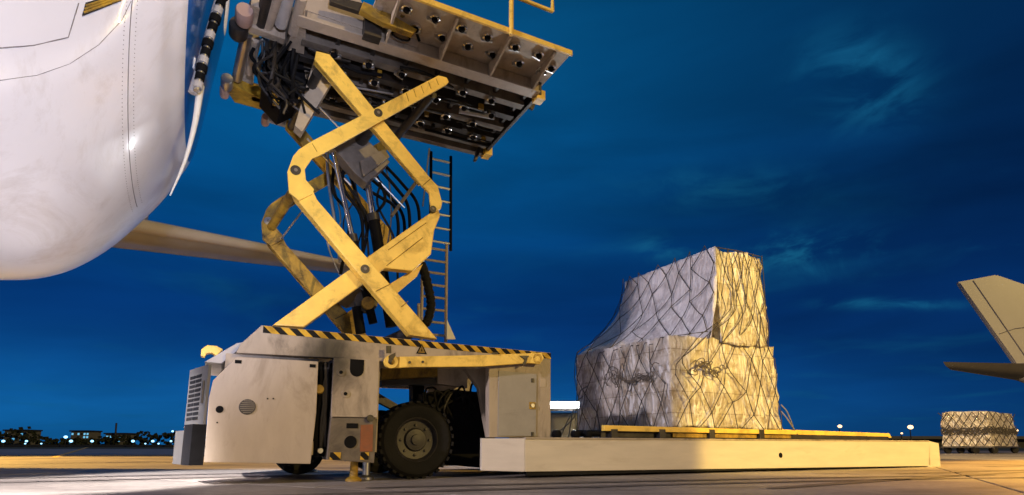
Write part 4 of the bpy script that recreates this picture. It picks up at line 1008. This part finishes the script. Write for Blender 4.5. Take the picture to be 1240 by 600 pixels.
# =================================================================== FAR RIGHT AIRCRAFT TAIL
TY = 57
TA = Thing('distant_aircraft', 'pale aircraft tail fin and tailplane at the right edge of the picture', 'aircraft', (gz(1240, 548).x + 52, TY, 0), frame='W')
def px_plate(name, px, y, th, m, th_, bev=.05):
    bm = bmesh.new(); a = [gy(u, v, y) for u, v in px]
    f = [bm.verts.new(p - Vector((0, th / 2, 0))) for p in a]; b = [bm.verts.new(p + Vector((0, th / 2, 0))) for p in a]; n = len(a)
    bm.faces.new(f); bm.faces.new(b[::-1])
    for i in range(n): bm.faces.new((f[i], b[i], b[(i + 1) % n], f[(i + 1) % n]))
    bmesh.ops.recalc_face_normals(bm, faces=bm.faces); bmesh.ops.bevel(bm, geom=list(bm.edges), offset=bev, segments=2, affect='EDGES')
    return finish(name, bm, m, th_)
px_plate('tail_fin', [(1158, 342.5), (1205, 333.5), (1250, 349), (1330, 395), (1330, 455), (1236, 455), (1224, 436)], TY, .5, 'aircraft_white', TA, .12)
ptube('rudder_gap', [gy(1176, 341, TY) - Vector((0, .26, 0)), gy(1242, 437, TY) - Vector((0, .26, 0))], .05, 'seam', TA, n=5)
ptube('fin_seam', [gy(1208, 405, TY) - Vector((0, .3, 0)), gy(1226, 399, TY) - Vector((0, .3, 0)), gy(1250, 396, TY) - Vector((0, .3, 0))], .04, 'seam', TA, n=5)
tr = gy(1268, 441, TY - 1.0); tt = gy(1142, 438.5, TY - 9)
finish('tailplane', loft_wing(tr, tt, 9.5, 2.6, 1.3, .40, Vector((.72, .67, -.17)).normalized()), 'aircraft_shaded', TA, None, True, 60)
tail = gy(1214, 452, TY)
bm = bmesh.new(); tube(bm, [tail, tail + Vector((1.6, 0, .1)), tail + Vector((4, 0, -.2)), tail + Vector((9, 0, -1.0)), tail + Vector((18, 0, -2.0)), tail + Vector((45, 0, -3.4))], .35, 24, True, 3.0)
for v in bm.verts: pass
finish('tail_cone', bm, 'aircraft_white', TA, None, True)

# =================================================================== DOLLY WITH CARGO AT RIGHT
dc = gz(1195, 549.5); sc_ = dc.y
DG = Thing('pallet_dolly', 'low grey pallet dolly on small wheels at the right', 'dolly', (dc.x, dc.y, 0), frame='W')
ang = rad(33)
dx, dy = Vector((math.cos(ang), math.sin(ang) * .0 + .22, 0)).normalized(), None
p_l = gy(1141, 541, sc_ + 1.0); p_c = gy(1203, 543, sc_ - .6); p_r = gy(1234, 541, sc_ + 2.6)
e1 = (p_l - p_c); e1.z = 0; e2 = (p_r - p_c); e2.z = 0
def dquad(name, z0, z1, ins, m, th_):
    bm = bmesh.new(); c = p_c.copy(); c.z = 0; P = [c + e1 * a + e2 * b for a, b in ((ins, ins), (1 - ins, ins), (1 - ins, 1 - ins), (ins, 1 - ins))]
    vs_ = [bm.verts.new((p.x, p.y, z)) for p in P for z in (z0, z1)]; bmesh.ops.convex_hull(bm, input=vs_); return finish(name, bm, m, th_)
zt = gy(1203, 541, sc_ - .6).z
dquad('dolly_deck', zt - .07, zt, -.02, 'dark_steel', DG)
for a, b in ((.05, .1), (.35, .0), (.7, .1), (.05, .9), (.5, .9), (.95, .9), (.93, .05)):
    p = p_c + e1 * a + e2 * b; plathe('dolly_wheel', [(.09, -.09), (.21, -.08), (.21, .08), (.09, .09)], (p.x, p.y, .21), 'w', 'rubber', DG, n=16)
for a in (.0, .5, 1.0):
    p = p_c + e1 * a; pbox('dolly_post', (p.x - .05, p.y - .05, .25), (p.x + .05, p.y + .05, zt), 'dark_steel', DG)
DGc = Thing('dolly_cargo', 'film-wrapped netted cargo block riding on the dolly at the right', 'cargo', (p_c.x, p_c.y, zt), frame='W')
bm = bmesh.new(); zc_ = gy(1203, 498.5, sc_ - .6).z; NN = 14
t = bmesh.new(); bmesh.ops.create_cube(t, size=1); bmesh.ops.subdivide_edges(t, edges=t.edges[:], cuts=NN, use_grid_fill=True)
for v in t.verts:
    a, b, z = v.co.x + .5, v.co.y + .5, v.co.z + .5; f = .03 * z
    c = p_c.copy(); q = c + e1 * (f + a * (.99 - 2 * f)) + e2 * (f + b * (.99 - 2 * f)); q.z = zt + .02 + z * (zc_ - zt)
    nq = noise.noise_vector(q * 1.1) * .16; v.co = q + nq * (1 if z > .05 else .2)
merge(bm, t); finish('wrapped_cartons', bm, 'film_dolly', DGc, None, True, 70)
bm = bmesh.new(); rnd = random.Random(2)
def dface(k, a, z):
    c = p_c.copy(); nrm = (e1 + e2).normalized() * -.2
    q = c + (e1 if k == 0 else e2) * a + nrm * .9; q.z = zt + .05 + z * (zc_ - zt - .05); return q
for k, n in ((0, 6), (1, 4)):
    for i in range(-3, n + 1):
        for sg in (1, -1):
            pts = [dface(k, (i + sg * 3 * (j / 8) + (0 if sg > 0 else 3)) / n + rnd.uniform(-.015, .015), j / 8) for j in range(9) if -.02 <= (i + sg * 3 * (j / 8) + (0 if sg > 0 else 3)) / n <= 1.02]
            if len(pts) > 1: tube(bm, pts, .022, 4, False)
    for q in range(6):
        pts = [dface(k, j / 16, .45 + .08 * math.sin(j * .9 + q) + rnd.uniform(-.05, .05)) for j in range(17)]; tube(bm, pts, .028, 4, False)
finish('cargo_net', bm, 'rope', DGc, None, True)

# =================================================================== WHITE WORK LAMP BEHIND THE LOADER
lp = toW(L(683, 491, 6.5)); 
LT = Thing('light_cart', 'white cart with a bright lamp bar shining behind the loader cabinet', 'light cart', (lp.x, lp.y, 0), frame='W')
cb_ = bmesh.new(); box(cb_, (lp.x - .75, lp.y + .45, .35), (lp.x + .75, lp.y + 1.5, lp.z - .16), .18); finish('cart_body', cb_, 'grille_grey', LT, None, True, 60)
for x in (-.55, .55):
    for y in (.25, 1.25): plathe('cart_wheel', [(.1, -.08), (.24, -.07), (.24, .07), (.1, .08)], (lp.x + x, lp.y + y, .24), 'w', 'rubber', LT, n=18)
hb = bmesh.new(); box(hb, (lp.x - .56, lp.y - .02, lp.z - .16), (lp.x + .56, lp.y + .22, lp.z + .12), .02); hd_ = finish('lamp_head', hb, 'dark_steel', LT)
for k in range(4):
    hb = bmesh.new(); box(hb, (lp.x - .53 + k * .27, lp.y - .035, lp.z - .085), (lp.x - .53 + k * .27 + .257, lp.y - .022, lp.z + .095), .02); finish('lamp_glass', hb, 'lamp_white', LT, hd_)
la = D.lights.new('work_lamp', 'AREA'); la.shape = 'RECTANGLE'; la.size = .66; la.size_y = .2; la.energy = 420; la.color = (.95, .97, 1); lo = D.objects.new('work_lamp', la); COL.objects.link(lo); lo.parent = LT.o
lo.location = (0, -.05, lp.z); lo.rotation_euler = (rad(-58), 0, rad(-4))

# =================================================================== FAR BACKGROUND, LEFT AND RIGHT
FD = 300
def gxz(u, v, y=FD): return gy(u, v, y)
rnd = random.Random(9)
def tree_mass(name, u0, u1, y, hfun, label):
    bm = bmesh.new(); n = 900
    for k in range(n):
        u = rnd.uniform(u0, u1); p = gxz(u, 541, y); h = hfun(u); z = rnd.random() ** .8 * h; yy = y + rnd.uniform(-6, 6)
        c = Vector((p.x, yy, z)); r = rnd.uniform(.5, 1.4)
        a = Vector([rnd.uniform(-1, 1) for _ in range(3)]).normalized() * r; b = a.orthogonal().normalized() * r
        d = a.cross(b).normalized() * r
        for q1, q2 in ((a, b), (b, d), (a, d)): bm.faces.new([bm.verts.new(c + x) for x in (q1, q2, -q1, -q2)])
    o = finish(name, bm, 'tree_mass'); o['kind'] = 'stuff'; o['label'] = label; o['category'] = 'trees'; return o
def h_left(u):
    return (3.2 + 2.4 * max(0, math.sin(u * .05 + .4)) + 1.6 * math.sin(u * .21) ** 2 + (3.0 if u < 34 else 0) + (3.0 if 165 < u else 0)) * 1.0
tree_mass('tree_line', -60, 330, FD, h_left, 'dark line of trees along the left horizon')
tree_mass('tree_line', 640, 1330, FD + 150, lambda u: 3.0 + 2 * math.sin(u * .06) ** 2, 'low dark line of trees along the right horizon')
bm = bmesh.new(); box(bm, (-330, FD - 8, 0), (60, FD - 7.4, 1.3)); wl_ = finish('perimeter_wall', bm, 'far_dark'); tag(wl_, 'low dark perimeter wall below the trees on the left horizon', 'wall')
def building(name, u0, u1, vt, y, label, floors, cols):
    a = gxz(u0, 541, y); b = gxz(u1, 541, y); z = gxz(u0, vt, y).z
    t = Thing(name, label, 'building', ((a.x + b.x) / 2, y, 0), frame='W')
    pbox('wall', (a.x, y, 0), (b.x, y + 9, z), 'far_wall', t, bev=0); pbox('roof', (a.x - .7, y - .7, z), (b.x + .7, y + 9, z + .7), 'far_dark', t, bev=0)
    for f in range(floors):
        for c in range(cols):
            if rnd.random() < .3: continue
            x = a.x + (b.x - a.x) * (c + .5) / cols; zz_ = z * (.35 + .6 * (f + .5) / floors); w = (b.x - a.x) / cols * .3
            pbox('window', (x - w, y - .12, zz_ - .5), (x + w, y - .02, zz_ + .5), rnd.choice(['lit_window', 'lit_window', 'far_dark']), t, bev=0)
building('far_building', 84, 106, 523, FD + 12, 'blue-lit low building with flat dark roof on the left horizon', 3, 6)
building('far_building', 126, 150, 526, FD + 12, 'small dim building below the crane on the left horizon', 2, 5)
building('far_building', 3, 31, 522, FD + 12, 'dark building at the far left end of the horizon', 2, 6)
ca = gxz(138, 541, FD + 9); ct = gxz(141, 512.5, FD + 9)
CR = Thing('tower_crane', 'thin dark crane mast rising above the trees on the left horizon', 'crane', (ca.x, FD + 9, 0), frame='W')
ptube('crane_mast', [(ca.x, FD + 9, 0), (ca.x, FD + 9, gxz(138, 524, FD + 9).z)], .55, 'far_dark', CR, n=6); ptube('crane_jib', [(ca.x, FD + 9, gxz(138, 524, FD + 9).z), ct], .45, 'far_dark', CR, n=6)
def lamp_post(u, v, y, r, m, label, group, pole=True):
    p = gxz(u, v, y); t = Thing('apron_lamp', label, 'lamp', (p.x, y, 0), group, 'W')
    bm = bmesh.new(); q = bmesh.new(); bmesh.ops.create_icosphere(q, subdivisions=2, radius=r)
    for vv_ in q.verts: vv_.co = Vector((vv_.co.x, vv_.co.y, vv_.co.z * .8)) + p
    merge(bm, q); finish('lamp_globe', bm, m, t, None, True)
    ptube('lamp_pole', [(p.x, y + .3, 0), (p.x, y + .3, p.z)], .14, 'far_dark', t, n=6)
desc = ['at the far left edge', 'left of the bright double lamp', 'second of the horizon row', 'standing below the tree tops', 'the brightest, in front of the blue-lit building', 'below the blue-lit building', 'right of the blue-lit building', 'right of the crane', 'small and low, right of the crane', 'left of the loader bumper', 'small, close to the loader bumper', 'beside the loader bumper', 'high above the trees beside the loader']
for (u, v, r), d in zip(((4, 534.5, .75), (30.5, 537.5, .4), (32, 534.5, .6), (50, 537.5, .4), (79.5, 529.5, .85), (86, 534.5, .8), (111.5, 534.5, .7), (161, 534.5, .75), (176, 537.5, .4), (185, 534.5, .7), (192, 537.5, .45), (207, 534.5, .55), (209, 522.5, .55)), desc):
    lamp_post(u, v, FD - 15, r, 'lamp_cool', 'cool white lamp on the left horizon, ' + d, 'lamps along the left horizon')
lamp_post(225.5, 517.5, 60, .20, 'lamp_warm', 'warm lamp glowing just above the loader bumper', None)
for (u, v, r), d in zip(((1017, 516.5, .55), (1102.5, 517.5, .7), (1230, 521.5, .55), (1092, 525, .28)), ('left of the white loader deck end', 'brightest of the right horizon, over the deck end', 'behind the dolly cargo', 'small and low beside the brightest lamp')):
    lamp_post(u, v, 160, r, 'lamp_warm', 'warm lamp on the right horizon, ' + d, 'lamps along the right horizon')
# long pale roof near the right horizon
a = gxz(1072, 541, 170); b = gxz(1330, 541, 170)
HG = Thing('far_hangar', 'long low pale roofed shed on the right horizon behind the dolly', 'building', ((a.x + b.x) / 2, 170, 0), frame='W')
pbox('wall', (a.x + 2, 170, 0), (b.x, 182, gxz(1072, 532, 170).z), 'far_dark', HG, bev=0); pbox('roof', (a.x, 168, gxz(1072, 532, 170).z), (b.x, 184, gxz(1072, 528.5, 170).z), 'far_wall', HG, bev=0)
# unseen lamps added behind the viewer, meant as sparks on the aircraft skin
mat('spark_lamp', (1, .9, .8), emit=(1, .86, .70), estr=420)
rnd = random.Random(31)
for k in range(16):
    u_ = -70 + k * 8.5 + rnd.uniform(-3, 3); y_ = -55 - rnd.random() * 60; z_ = rnd.uniform(9, 20); r_ = rnd.uniform(.25, .42)
    t_ = Thing('apron_lamp', 'unseen tall lamp behind the viewer, added for sparks on the fuselage', 'lamp', (u_, y_, 0), 'added lamps behind the viewer', 'W')
    q_ = bmesh.new(); bmesh.ops.create_icosphere(q_, subdivisions=2, radius=r_)
    for v_ in q_.verts: v_.co = Vector((v_.co.x, v_.co.y, v_.co.z * .6)) + Vector((u_, y_, z_))
    finish('lamp_globe', q_, 'spark_lamp', t_, None, True); ptube('lamp_pole', [(u_, y_, 0), (u_, y_, z_)], .15, 'dark_steel', t_, n=6)
